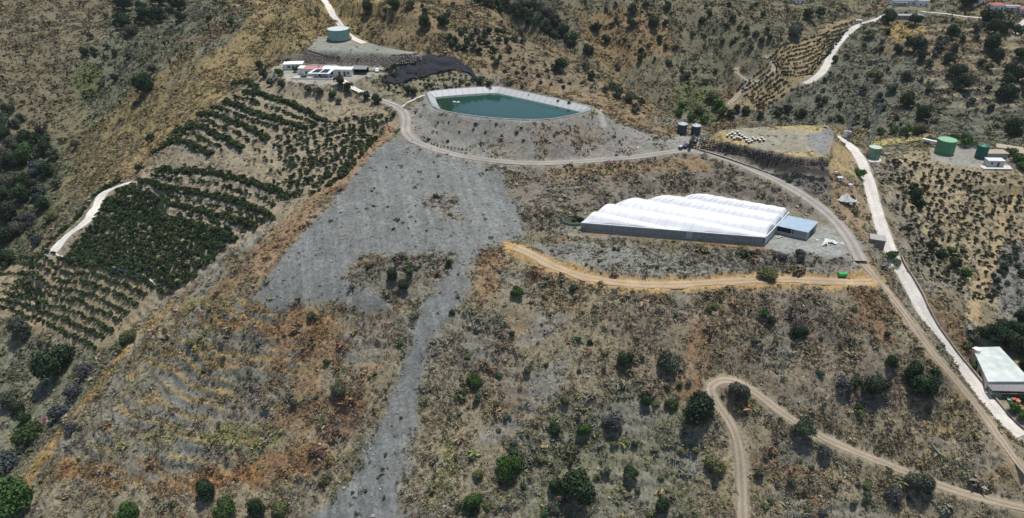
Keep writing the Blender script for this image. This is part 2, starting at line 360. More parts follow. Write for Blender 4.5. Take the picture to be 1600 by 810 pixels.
paint([(1385,40),(1440,36),(1450,60),(1400,72),(1380,60)], (0.34,0.24,0.12), [3,.6,.2,.2,.4,0], .7, 3, 3, .85)
paint([(1050,140),(1110,130),(1140,165),(1110,190),(1050,185)], (0.13,0.14,0.075), [.2,.1,1,.6,1.6,1.6], 1.1, 4, 5)
# left gully
paint([(100,230),(85,330),(40,420),(0,470),(-60,460),(-60,300),(20,230)], (0.125,0.128,0.09), [.3,.1,2.0,.8,.7,1.2], 1.1, 4, 6)
paint([(0,500),(140,550),(195,560),(120,650),(50,740),(0,790),(-60,800),(-60,500)], (0.165,0.158,0.118), [.6,.1,2.2,.6,1.1,.8], 1.0, 2, 4)
paint([(110,120),(150,95),(160,130),(130,160)], (0.12,0.13,0.07), [.2,0,1,.3,2,1.5], 1, 3, 3)
# the near slope
paint([(250,470),(440,440),(640,480),(740,410),(1370,455),(1500,600),(1640,760),(1640,830),(30,830),(60,740)], (0.232,0.196,0.142), [1.1,.9,2.2,.5,.9,.2], .95, 3, 6)
paint([(900,480),(1350,460),(1440,560),(1500,700),(1200,620),(1000,620)], (0.215,0.175,0.132), [.9,1.0,1.8,.9,.45,.2], 1, 4, 8)
paint([(820,640),(1100,620),(1100,830),(760,830)], (0.18,0.17,0.12), [.6,.15,2.0,1,1.3,.5], 1, 4, 8)
for c, l, wd in (((.29,.17,.08), [(303,500),(354,506),(430,516),(500,515)], 4.5), ((.31,.2,.09), [(205,583),(240,560),(285,556),(360,562),(430,575)], 4.0),
                 ((.31,.21,.1), [(200,630),(263,612),(354,607),(410,618)], 4.5), ((.27,.15,.07), [(101,729),(200,742),(300,752),(405,739),(506,704)], 6.0),
                 ((.28,.15,.07), [(250,470),(300,480),(400,480),(520,500)], 3)):
    brush(l, wd, c, [2.2,2.0,.4,.5,.6,0], 1.05, 2, 2.5, .9)
_A = np.array([(225,578),(263,557),(329,551),(430,566)], float); _B = np.array([(140,712),(228,694),(329,688),(440,692)], float)
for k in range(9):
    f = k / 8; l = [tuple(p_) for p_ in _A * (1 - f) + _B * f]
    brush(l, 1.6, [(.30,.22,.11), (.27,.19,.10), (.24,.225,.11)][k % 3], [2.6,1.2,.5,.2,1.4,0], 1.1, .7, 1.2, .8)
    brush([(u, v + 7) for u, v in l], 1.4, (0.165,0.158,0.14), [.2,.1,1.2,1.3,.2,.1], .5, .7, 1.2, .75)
for l, wd in (([(290,522),(350,528),(420,535)], 5), ([(230,590),(300,583),(400,592)], 4.5), ([(230,650),(300,640),(400,650)], 6), ([(100,690),(200,690),(350,700)],5)):
    brush(l, wd, (0.195,0.182,0.155), [.3,.2,1.2,1.2,.3,.1], .6, 2, 3, .85)
for l, wd in (([(152,704),(228,683),(329,673),(420,683)], 5), ([(130,660),(200,600),(240,560)],4), ([(700,700),(690,760),(660,810)],5), ([(420,480),(360,470),(300,470)],4)):
    brush(l, wd, (0.23,0.215,0.11), [.7,.1,1.2,.3,2.6,.3], 1, 2, 3, .85)
brush([(30,770),(50,745),(81,688),(131,628),(172,572),(248,491),(262,478)], 4.5, (.31,.21,.1), [2.6,1.2,.4,.3,.8,0], 1, 1.5, 1.5)
brush([(200,570),(160,640),(110,700)], 4, (.12,.1,.085), [.1,.2,1,2.4,.2,.1], 1, 1.5, 2, .8)
brush([(220,600),(185,650),(150,720)], 4, (.12,.1,.085), [.1,.3,1,2.4,.2,.1], 1, 1.5, 3, .7)
for px_, s_ in (([(430,490),(620,490),(560,640),(500,740),(400,760),(430,620)], .95), ([(735,390),(830,395),(840,440),(780,470),(720,450)], .9),
            ([(780,490),(900,480),(880,520),(800,570),(760,560)], .75), ([(1050,520),(1100,510),(1100,610),(1060,620)], 1), ([(1340,455),(1400,460),(1440,520),(1400,550),(1350,500)], 1),
            ([(730,640),(790,590),(850,600),(800,690)], .6), ([(1140,610),(1230,680),(1330,760),(1200,780),(1160,700)], .6), ([(900,440),(1200,455),(1180,490),(900,475)], .6),
            ([(880,400),(1000,440),(900,450),(820,420)], .5)):
    paint(px_, RUST, [1.4,3.2,.4,.6,.3,0], 1, 3, 5, s_ * .85, patch=1.2)
for px_, s_ in (([(1420,600),(1520,640),(1600,740),(1560,770),(1450,720)], 1), ([(270,480),(430,440),(440,470),(300,500)], .7), ([(1500,560),(1560,650),(1600,700),(1560,690)], .6),
                ([(780,540),(850,500),(830,540),(780,590)], .5), ([(1150,640),(1170,700),(1170,800),(1140,800),(1130,700)], .6)):
    paint(px_, TAN, [3,.8,.5,.3,1,0], 1, 3, 4, s_ * .85, patch=1.3)
for px_ in ([(860,560),(905,545),(870,600),(790,680),(760,690)], [(880,500),(800,560),(780,560),(850,500)], [(1040,690),(1100,660),(1110,720),(1060,740)], [(600,690),(650,660),(640,720),(620,760)],
            [(530,430),(560,410),(700,395),(700,440),(620,470)], [(700,500),(730,490),(700,560),(670,600),(660,570)]):
    paint(px_, (0.215,0.205,0.19), [.3,.2,.7,.6,.2,.1], .35, 2, 4, .8)
for px_ in ([(1400,545),(1480,580),(1470,640),(1400,640),(1300,600)], [(1180,470),(1300,480),(1330,540),(1200,560)], [(700,520),(790,520),(780,570),(700,590)], [(1200,650),(1270,690),(1240,740),(1180,700)]):
    paint(px_, DARK, [.2,.4,.9,2.6,.2,.1], 1, 2, 4, .7, patch=1.2)
_lr = (lmn.ravel() * sstep(.42, .6, n2) * .75); _lr = _lr * (sdf(wpoly([(250,470),(440,440),(640,480),(740,410),(1370,455),(1500,600),(1640,760),(1640,830),(30,830),(60,740)]), X, Y) < 0)
C[:] = mixc(C, (0.175, 0.162, 0.14), _lr)
_ls = LS.ravel(); _p = ph3.ravel(); _w1 = _ls * sstep(.5, .62, _p) * sstep(.35, .5, n2); C[:] = mixc(C, (0.17, 0.165, 0.148), _w1 * .8); DEN *= 1 - .5 * _w1
_w2 = _ls * sstep(.34, .22, _p) * sstep(.32, .46, n2); C[:] = mixc(C, (0.29, 0.205, 0.105), _w2 * .7); W6 += _w2[:, None] * np.array([2.5, 1.5, 0, 0, .6, 0], np.float32); DEN *= 1 - .55 * _lr
# grey spoil: the great fan with its tongue, the bank of the reservoir
fan = [(636,203),(690,238),(790,262),(800,290),(822,350),(806,374),(765,383),(748,395),(720,470),(695,492),(668,560),(648,650),(637,740),(628,830),(470,830),(545,740),(600,640),(628,570),(655,505),(662,470),(690,430),(706,398),(640,394),(560,404),(528,432),(600,462),(610,480),(480,481),(385,476),(425,425),(440,395),(505,330),(560,265),(600,222)]
paint([(800,260),(1050,242),(1130,250),(1230,295),(1310,350),(1230,335),(1110,303),(1020,303),(890,350),(820,370),(800,300)], (0.17,0.148,0.125), [.7,.6,1.2,1.5,.2,.2], .85, 2, 3)
paint([(860,262),(1080,245),(1120,262),(980,275),(870,280)], (0.24,0.165,0.10), [1.7,1.2,.7,.6,.2,.1], 1, 2, 3, .75)
fanp = paint(fan, (0.168,0.169,0.166), [.3,.2,.8,.8,.1,.8], .02, 2.2, 3.0)
ix = bbox_idx(fanp[:,0].min(), fanp[:,0].max(), fanp[:,1].min(), fanp[:,1].max(), 2)
d_ = sdf(fanp, X[ix], Y[ix]); mm = (1 - sstep(-2, 2, d_))
st_ = fbm(X[ix] * 1.0 + 0.25 * Y[ix], Y[ix] * 0.07, 1.6, 411, 4)       # run-out streaks down the spoil
C[ix] *= (1 + (st_ - .5)[:, None] * .5 * mm[:, None])
Hf = H.ravel(); Hs = gsample(B1, X[ix], Y[ix]); FANM = mm
Hf[ix] = Hf[ix] * (1 - mm * .85) + (Hs + (fbm(X[ix], Y[ix], 20, 9, 2) - .5) * 1.0 + (st_ - .5) * .5) * mm * .85
for key in ('track_pond',):
    pl, wd, cs = ROADS[key]; i2, d2 = RM[key]; z2 = line_near(pl, X[i2], Y[i2])[1]; dd = np.maximum(d2 - wd * .5 - .3, 0)
    Hf[i2] = np.where(dd < 8, np.clip(Hf[i2], z2 - cs * dd, z2 + cs * dd), Hf[i2])
H = Hf.reshape(NR, NA)
paint([(540,425),(600,405),(700,396),(706,420),(650,470),(600,462),(560,450)], (0.19,0.17,0.14), [1,.6,1.2,1.4,.7,1], .8, 1.5, 2.5, .9)
paint([(655,305),(715,305),(720,345),(690,345)], (0.21,0.185,0.16), [.4,.9,.6,1.2,.2,.4], .3, 1.5, 2, .8)
paint([(642,165),(668,152),(700,180),(860,190),(925,178),(945,185),(1010,205),(1050,222),(1040,234),(1000,243),(850,253),(760,248),(690,232),(650,215),(640,195)], (0.205,0.192,0.178), [.5,.5,1,1.1,.2,.3], .10, 1, 1.5)
paint([(760,222),(830,205),(930,195),(960,225),(900,245),(780,245)], (0.215,0.18,0.145), [1.3,.8,.9,1,.3,.3], .6, 2, 3, .9, patch=1)
paint([(930,172),(940,172),(950,198),(942,203)], (0.3,0.28,0.26), None, 0, .5, .6)
paint([(1040,232),(1040,218),(1065,210),(1100,214),(1112,234),(1085,242)], (0.235,0.225,0.215), None, 0.01, 1, 1)
# levelled field by the boulder wall
paint(None, (0.33,0.255,0.145), [3,.4,.2,.1,.4,0], .12, .8, .5, poly=PLT)
paint([(1140,205),(1190,201),(1262,203),(1275,222),(1255,240),(1200,232)], (0.235,0.218,0.185), [2,.2,.2,.1,.1,0], .04, 2.5, 5.0, .9)
paint([(1262,212),(1296,198),(1304,210),(1300,240),(1285,245),(1262,228)], (0.2,0.195,0.195), None, .03, 1, 1.5)
paint([(1306,215),(1335,240),(1342,275),(1300,270),(1292,250)], (0.31,0.235,0.14), [3,1,.2,.2,.2,0], .12, 1, 2)
paint([(1292,275),(1342,270),(1362,340),(1350,390),(1330,350),(1300,320)], (0.25,0.185,0.13), [1,.7,.8,1,.3,.3], .3, 1, 3)
paint([(1105,242),(1165,240),(1290,258),(1300,320),(1240,290),(1160,255)], (0.155,0.135,0.12), [.4,.3,1,1.6,.1,.2], .7, 1, 1)
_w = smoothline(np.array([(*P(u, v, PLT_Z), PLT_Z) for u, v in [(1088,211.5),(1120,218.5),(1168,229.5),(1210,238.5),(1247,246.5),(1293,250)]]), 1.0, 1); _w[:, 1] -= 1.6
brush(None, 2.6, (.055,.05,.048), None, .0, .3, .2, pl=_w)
# yard of the glasshouse and bench below it
paint([(1190,385),(1215,360),(1300,352),(1345,380),(1352,415),(1290,405),(1220,398)], (0.25,0.245,0.235), None, .02, 1, 1.5)
paint([(825,378),(1000,384),(1195,398),(1340,412),(1365,437),(1200,433),(1010,440),(900,428),(850,405)], (0.205,0.197,0.182), [.8,.2,1.3,1.2,.5,.3], .45, 1.2, 2.5)
paint([(1080,385),(1200,395),(1330,408),(1300,425),(1180,425),(1100,410)], (0.17,0.15,0.13), [.4,.9,1,1.6,.4,.3], .8, 2, 3, .8)
brush([(800,385),(835,400),(870,420),(920,436),(1000,446),(1080,444),(1150,440),(1230,438),(1300,441),(1375,440)], 6.5, (0.37,0.25,0.13), None, .02, 1.5, 1.5)
# plantation soils
SOIL = (0.25,0.208,0.155)
paint([(405,118),(440,132),(520,140),(615,178),(625,195),(560,255),(520,300),(455,345),(400,365),(340,400),(260,470),(140,548),(60,520),(-20,495),(-20,420),(75,402),(150,300),(205,282),(300,200),(350,160)], SOIL, [1,.2,.8,.5,.3,.1], .22, 1.5, 1.5)
paint([(-20,412),(75,405),(180,418),(240,455),(200,520),(140,540),(-20,490)], (0.27,0.215,0.145), [1,.2,.5,.2,.2,0], .1, 1.5, 1.5)
paint([(430,355),(470,320),(600,200),(625,190),(560,265),(500,330),(440,400),(400,440),(380,400)], (0.26,0.18,0.12), [1.6,1.5,.6,.6,.3,.1], .6, 1.5, 2)
ROWS = [[(380,145),(425,155),(465,170),(510,190)], [(350,160),(400,180),(450,195),(480,205)], [(310,180),(350,185),(390,200),(420,220)], [(275,205),(300,200),(340,212),(380,235)],
        [(235,240),(260,225),(300,230),(330,242)], [(245,265),(300,267),(350,272),(400,287),(435,300),(455,310)], [(215,285),(260,290),(310,300),(360,312),(400,325),(425,340)],
        [(185,300),(225,305),(280,317),(330,332),(370,345),(402,352)], [(165,315),(210,320),(270,340),(320,355),(370,370)], [(160,327),(200,333),(260,352),(310,368),(350,382)]]
for r_ in ROWS:
    brush([(u, v + 5.5) for u, v in r_], .7, (0.33,0.305,0.26), None, .05, .5, .5, .8)
    brush([(u, v + 9.5) for u, v in r_], 1.2, (0.185,0.165,0.14), [.3,.2,1,1,.2,.1], .5, .7, .7, .8)
# orchard on the right
paint([(1375,245),(1460,232),(1560,255),(1640,280),(1640,470),(1560,480),(1500,470),(1450,440),(1410,400),(1385,330)], (0.275,0.225,0.155), [1.4,.2,1.2,.8,.5,.2], .35, 1.5, 2)
paint([(1375,245),(1410,260),(1420,330),(1480,400),(1520,470),(1430,430),(1395,370)], (0.2,0.175,0.14), [.5,.1,1.5,1.2,.4,.3], .7, 2, 3)
paint([(1560,380),(1640,360),(1640,560),(1570,520),(1540,440)], (0.185,0.175,0.16), [.3,.1,1.3,1.6,.2,.3], .7, 2, 4)
brush([(1590,290),(1575,330),(1560,375),(1545,420),(1525,470),(1520,500)], 3.5, (0.33,0.25,0.16), None, .02, 1, 1.5)
paint([(1360,218),(1450,210),(1455,220),(1365,226)], (0.40,0.33,0.17), [2,.1,.3,0,1,0], .2, 1, .8)
paint(None, (0.25,0.235,0.215), None, .02, 1, 1, poly=TKS)
# tank terrace, house yard
paint(None, (0.27,0.258,0.245), None, .01, 1, .6, poly=TANKP)
paint(None, (0.30,0.275,0.24), None, .01, 1, .6, poly=HOUSE)
paint([(440,92),(480,78),(500,84),(600,88),(650,86),(640,95),(600,104),(500,99),(450,97)], (0.185,0.16,0.135), [.8,.3,1,1.2,.2,.2], .35, .8, .8)
paint([(600,118),(760,118),(730,135),(665,150),(620,165),(575,150),(560,128)], (0.21,0.185,0.135), [.8,.2,1.2,.8,.5,.4], .4, 1, 1.5)
paint([(1195,88),(1330,32),(1338,50),(1298,80),(1288,108),(1255,132),(1215,120)], (0.30,0.225,0.15), [1.2,.6,.5,.3,.2,.1], .15, 2, 2)
paint([(1130,175),(1150,135),(1200,100),(1225,120),(1250,135),(1190,165)], (0.28,0.21,0.14), [1.2,.8,.6,.4,.4,.3], .2, 2, 3)
# worn verges beside every track
for key, (ix, d) in RM.items():
    wd = ROADS[key][1]; c = {'concrete_road': (0.27,0.23,0.18), 'white_road_house': (0.3,0.22,0.13), 'track_bend': (0.255,0.21,0.155), 'track_diagonal': (0.27,0.205,0.14), 'earth_path': (0.37,0.25,0.13)}.get(key, (0.25,0.225,0.195))
    dd = d + (fbm(X[ix], Y[ix], 3, 202, 3) - .5) * 2.5
    m = 1 - sstep(wd * .5, wd * .5 + 1.6, dd); apply_(ix, m, c, None, None)
    m = 1 - sstep(wd * .5 + .3, wd * .5 + 1.0, dd); DEN[ix] *= (1 - m)
_d = sdf(RIM, X, Y); DEN[_d < 2.2] = 0
_m = (1 - sstep(.6, 1.6, _d)); C[:] = mixc(C, (.21,.2,.185), _m)
for pp in (GH, TKS, WH, HUTP, TK3, BLD1, BLD2):
    _ix = bbox_idx(min(p[0] for p in pp), max(p[0] for p in pp), min(p[1] for p in pp), max(p[1] for p in pp), 2)
    DEN[_ix] = np.where(sdf(pp, X[_ix], Y[_ix]) < .3, DEN[_ix] * .05, DEN[_ix])
_o = ((X < -130) & (Y > 270) | (Y > 345)).astype(float) * (n1 * .6 + .7)
_o = np.clip(_o, 0, 1) * sstep(330, 380, np.hypot(X, Y)); C *= (1 - .14 * _o)[:, None] * np.array([.97, 1.01, .95])[None] ** _o[:, None]; W6[:, 5] += .7 * _o; W6[:, 3] += .5 * _o
_l = C.mean(1, keepdims=True); C[:] = np.clip(C + (_l - C) * -.10, .01, 1) * np.array([.98, 1.02, .97])
C *= (0.80 + 0.40 * n3)[:, None] * (0.88 + 0.24 * n2)[:, None]

# ------------------------------------------------------------------ materials
MATS = {}
def new_mat(name):
    m = bpy.data.materials.new(name); m.use_nodes = True; t = m.node_tree
    return m, t, t.nodes['Principled BSDF']
def mat(name, col, rough=0.8, metal=0.0, var=0.12, scale=2.0, bump=0.0, spec=0.3, col2=None, scale2=None):
    if name in MATS: return MATS[name]
    m, t, p = new_mat(name); N_ = t.nodes; L = t.links
    p.inputs['Roughness'].default_value = rough; p.inputs['Metallic'].default_value = metal; p.inputs['Specular IOR Level'].default_value = spec
    tc = N_.new('ShaderNodeTexCoord'); no = N_.new('ShaderNodeTexNoise'); no.inputs['Scale'].default_value = scale; no.inputs['Detail'].default_value = 6
    L.new(tc.outputs['Object'], no.inputs['Vector'])
    mr = N_.new('ShaderNodeMapRange'); mr.inputs[1].default_value = .25; mr.inputs[2].default_value = .75
    L.new(no.outputs[0], mr.inputs[0])
    mx = N_.new('ShaderNodeMix'); mx.data_type = 'RGBA'
    c2 = col2 if col2 is not None else tuple(min(1, c * (1 + var * 1.3)) for c in col)
    c1 = col if col2 is not None else tuple(c * (1 - var * 1.3) for c in col)
    mx.inputs[6].default_value = (*c1, 1); mx.inputs[7].default_value = (*c2, 1)
    L.new(mr.outputs[0], mx.inputs[0]); L.new(mx.outputs[2], p.inputs['Base Color'])
    if bump:
        b = N_.new('ShaderNodeBump'); b.inputs['Strength'].default_value = bump; b.inputs['Distance'].default_value = .1
        L.new(no.outputs[0], b.inputs['Height']); L.new(b.outputs[0], p.inputs['Normal'])
    MATS[name] = m; return m
def vc_mat(name, attr='Col', rough=.95, specks=0, bump=0, scale=1.2, tint=(1, 1, 1), spec=.1, transl=0):
    if name in MATS: return MATS[name]
    m, t, p = new_mat(name); N_ = t.nodes; L = t.links
    p.inputs['Roughness'].default_value = rough; p.inputs['Specular IOR Level'].default_value = spec
    a = N_.new('ShaderNodeAttribute'); a.attribute_name = attr
    last = a.outputs['Color']
    tc = N_.new('ShaderNodeTexCoord')
    if specks:
        no = N_.new('ShaderNodeTexNoise'); no.inputs['Scale'].default_value = scale; no.inputs['Detail'].default_value = 9; no.inputs['Roughness'].default_value = .75
        L.new(tc.outputs['Object'], no.inputs['Vector'])
        mr = N_.new('ShaderNodeMapRange'); mr.inputs[1].default_value = .3; mr.inputs[2].default_value = .7; mr.inputs[3].default_value = 1 - specks; mr.inputs[4].default_value = 1 + specks
        L.new(no.outputs[0], mr.inputs[0])
        vo = N_.new('ShaderNodeTexVoronoi'); vo.inputs['Scale'].default_value = scale * 1.6; L.new(tc.outputs['Object'], vo.inputs['Vector'])
        sp = N_.new('ShaderNodeSeparateColor'); L.new(vo.outputs['Color'], sp.inputs[0])
        mr2 = N_.new('ShaderNodeMapRange'); mr2.inputs[3].default_value = 1 - specks * .6; mr2.inputs[4].default_value = 1 + specks * .6
        L.new(sp.outputs[0], mr2.inputs[0])
        mu = N_.new('ShaderNodeMath'); mu.operation = 'MULTIPLY'; L.new(mr.outputs[0], mu.inputs[0]); L.new(mr2.outputs[0], mu.inputs[1])
        vm = N_.new('ShaderNodeVectorMath'); vm.operation = 'SCALE'; L.new(last, vm.inputs[0]); L.new(mu.outputs[0], vm.inputs['Scale']); last = vm.outputs[0]
        if bump:
            b = N_.new('ShaderNodeBump'); b.inputs['Strength'].default_value = bump; b.inputs['Distance'].default_value = .35
            L.new(no.outputs[0], b.inputs['Height']); L.new(b.outputs[0], p.inputs['Normal'])
    L.new(last, p.inputs['Base Color'])
    MATS[name] = m; return m
def np_mesh(name, V, F, vcol=None, m=None, smooth=False, fcol=None):
    me = bpy.data.meshes.new(name); V = np.asarray(V, np.float32); F = np.asarray(F, np.int32); k = F.shape[1]
    me.vertices.add(len(V)); me.vertices.foreach_set('co', V.ravel())
    me.loops.add(F.size); me.loops.foreach_set('vertex_index', F.ravel())
    me.polygons.add(len(F)); me.polygons.foreach_set('loop_start', np.arange(0, F.size, k, dtype=np.int32)); me.polygons.foreach_set('loop_total', np.full(len(F), k, np.int32))
    if smooth: me.polygons.foreach_set('use_smooth', np.ones(len(F), bool))
    me.update(calc_edges=True)
    if vcol is not None:
        a = me.color_attributes.new('Col', 'FLOAT_COLOR', 'POINT'); a.data.foreach_set('color', np.concatenate([vcol, np.ones((len(V), 1))], 1).astype(np.float32).ravel())
    if m: me.materials.append(m)
    return me
def link(name, me, parent=None, loc=None, rz=0, label=None, cat=None, group=None, kind=None):
    o = bpy.data.objects.new(name, me); COL.objects.link(o)
    if loc is not None: o.location = loc
    if rz: o.rotation_euler = (0, 0, rz)
    if parent is not None: o.parent = parent
    for k_, v_ in (('label', label), ('category', cat), ('group', group), ('kind', kind)):
        if v_: o[k_] = v_
    return o
def thing(name, label, cat, loc, rz=0, group=None): return link(name, None, None, loc, rz, label, cat, group)

# ------------------------------------------------------------------ the ground itself
gi = (np.arange(NR - 1)[:, None] * NA + np.arange(NA - 1)[None]).ravel()
F = np.stack([gi, gi + 1, gi + NA + 1, gi + NA], 1)
ground = link('ground', np_mesh('ground', np.stack([X, Y, H.ravel()], 1), F, C, vc_mat('soil', specks=.32, bump=.6, scale=.9), True), kind='structure')
# roads: thin ragged sheets on the levelled beds
def road_mesh(key, name, m, seg=13, lift=0.09, rag=.35, inset=0):
    base, ruts = m; CC = []
    pl, wd, cs = ROADS[key]; t = np.gradient(pl[:, :2], axis=0); t /= np.linalg.norm(t, axis=1)[:, None] + 1e-9
    nx, ny = -t[:, 1], t[:, 0]; V = []; s = np.arange(len(pl)) * 1.5
    for j in range(seg):
        f = (j / (seg - 1) * 2 - 1) * (wd * .5 - inset)
        if j in (0, seg - 1): f = f + np.sign(f) * (vnoise(s, s * 0 + j, 3.0, 5) - .5) * rag * 2
        x = pl[:, 0] + nx * f; y = pl[:, 1] + ny * f
        edge = 0.03 if j not in (0, seg - 1) else -0.05
        ff = abs(j / (seg - 1) * 2 - 1); k_ = 1 + ruts * (math.exp(-((ff - .5) / .2) ** 2) * .22 - math.exp(-(ff / .2) ** 2) * .16 - .22 * (ff > .9))
        nz_ = (.82 + .36 * fbm(x, y, 3.5, 61, 3)) * (.9 + .2 * vnoise(x, y, 14, 62)); CC.append(np.array(base)[None] * (k_ * nz_)[:, None])
        V.append(np.stack([x, y, (pl[:, 2] if j in (0, seg - 1) else np.maximum(pl[:, 2], np.minimum(gsample(H, x, y), pl[:, 2] + .08))) + lift + edge], 1))
    V = np.stack(V, 1).reshape(-1, 3); q = (np.arange(len(pl) - 1)[:, None] * seg + np.arange(seg - 1)[None]).ravel()
    F = np.stack([q, q + seg, q + seg + 1, q + 1], 1)
    return link(name, np_mesh(name, V, F, np.stack(CC, 1).reshape(-1, 3), vc_mat('road_surface', specks=.16, bump=.25, scale=1.6), True), kind='structure')
def track_mat(name, c, c2, sc=.5):
    return mat(name, c, .95, col2=c2, scale=sc, bump=.3, spec=.1)
m_conc = ((0.54,0.51,0.455), .25); m_white = ((0.62,0.585,0.52), .3); m_grav = ((0.27,0.25,0.22), 1.0); m_earth = ((0.36,0.275,0.178), .7); m_dust = ((0.30,0.25,0.185), 1.0)
road_mesh('track_pond', 'gravel_track', m_grav); road_mesh('track_greenhouse', 'gravel_track', m_grav, inset=.2)
road_mesh('track_diagonal', 'dirt_track', m_dust, rag=.7, inset=.5); road_mesh('earth_path', 'earth_path', m_earth, rag=.7)
road_mesh('track_bend', 'dirt_track', m_dust, rag=.5, inset=.2)
road_mesh('white_road_house', 'concrete_lane', m_white, rag=.1); road_mesh('driveway', 'concrete_lane', m_white, rag=.1)
road_mesh('concrete_road', 'concrete_road', m_conc, rag=.12, lift=.12); road_mesh('plantation_road', 'concrete_lane', m_white, rag=.6)
road_mesh('far_road', 'concrete_road', m_conc, rag=.2, lift=.12); road_mesh('hamlet_lane', 'concrete_lane', m_conc, rag=.2, lift=.15); road_mesh('edge_lane', 'concrete_lane', m_conc, rag=.2, lift=.15); road_mesh('far_trail', 'dirt_track', m_dust, rag=.5); road_mesh('far_trail_left', 'dirt_track', m_dust, rag=.5)
# ------------------------------------------------------------------ foliage
def leaf_cloud(seed, n, size, lobes=8, flat=.8, squat=.95):
    g = np.random.default_rng(seed)
    lc = g.normal(size=(lobes, 3)); lc /= np.linalg.norm(lc, axis=1)[:, None]; lc[:, 2] = np.abs(lc[:, 2]) * 1.25 - .42
    lc *= g.uniform(.25, .62, (lobes, 1)); lr = g.uniform(.3, .52, lobes)
    k = g.integers(0, lobes, n); d = g.normal(size=(n, 3)); d /= np.linalg.norm(d, axis=1)[:, None]
    d[:, 2] = np.where(d[:, 2] < -.35, -d[:, 2] * .6, d[:, 2])
    rad = lr[k] * (g.uniform(0, 1, n) ** .28) * g.uniform(.85, 1.12, n)
    p = lc[k] + d * rad[:, None]; p[:, 2] *= squat
    nrm = d + g.normal(size=(n, 3)) * .55; nrm /= np.linalg.norm(nrm, axis=1)[:, None]
    t = np.cross(nrm, g.normal(size=(n, 3))); t /= np.linalg.norm(t, axis=1)[:, None]; b = np.cross(nrm, t)
    s = size * g.uniform(.6, 1.4, n)[:, None]
    V = np.stack([p - t * s - b * s * .6, p + t * s * .9 - b * s * .5, p + t * s + b * s * .7, p - t * s * .8 + b * s * .6], 1)
    V += g.normal(size=V.shape) * size * .18
    col = (g.uniform(.7, 1.3, lobes)[k] * g.uniform(.72, 1.3, n))
    V = V.reshape(-1, 3); zmin = V[:, 2].min()
    return V, np.arange(n * 4).reshape(n, 4), np.repeat(col, 4)
def tube(path, rad, sides=6):
    path = [Vector(p) for p in path]; V = []; F = []
    for i, p in enumerate(path):
        t = (path[min(i + 1, len(path) - 1)] - path[max(i - 1, 0)]).normalized()
        a = t.orthogonal().normalized(); b = t.cross(a)
        for k in range(sides):
            an = 2 * math.pi * k / sides; V.append(p + (a * math.cos(an) + b * math.sin(an)) * rad[i])
    for i in range(len(path) - 1):
        for k in range(sides):
            k2 = (k + 1) % sides; F.append((i * sides + k, i * sides + k2, (i + 1) * sides + k2, (i + 1) * sides + k))
    return [tuple(v) for v in V], F
KIND = {  # leaf colour, words
 'd': ((0.034,0.058,0.024), 'dark evergreen'), 'o': ((0.088,0.105,0.066), 'grey olive'), 'g': ((0.055,0.110,0.024), 'fresh green'),
 'p': ((0.078,0.082,0.086), 'purplish dry'), 'y': ((0.150,0.160,0.060), 'yellow green'), 'k': ((0.42,0.14,0.30), 'pink flowering')}
bark = mat('bark', (0.11,0.085,0.06), .95, scale=6, bump=.3)
leafm = vc_mat('foliage', rough=.65, spec=.25)
CR = {}
for kk, (c, _) in KIND.items():
    for lod, (nl, sz) in enumerate(((6500, .042), (1300, .078))):
        for j in range(3):
            V, F, cv = leaf_cloud(hash((ord(kk), lod, j)) % 9999, int(nl * (.45 if kk == 'p' else 1)), sz, 7 + 2 * j)
            g = np.random.default_rng(j + ord(kk)); tint = 1 + g.normal(size=3) * .06
            CR[kk, lod, j] = np_mesh('crown_leaves', V, F, np.clip(cv[:, None] * np.array(c)[None] * tint, 0, 1), leafm)
TRK = []
for j in range(3):
    rnd = random.Random(j); V = []; F = []
    def addt(v, f):
        o = len(V); V.extend(v); F.extend([tuple(i + o for i in q_) for q_ in f])
    addt(*tube([(0, 0, -.45), (.03, .02, 0), (.06 * rnd.uniform(-1, 1), .05, .35), (.08, .1 * rnd.uniform(-1, 1), .8)], [.13, .10, .08, .04]))
    for q_ in range(4):
        an = q_ * 1.6 + rnd.random(); addt(*tube([(.03, .03, .2), (math.cos(an) * .25, math.sin(an) * .25, .5), (math.cos(an) * .5, math.sin(an) * .5, .8)], [.06, .045, .02], 5))
    TRK.append(np_mesh('tree_trunk', V, F, None, bark, True))

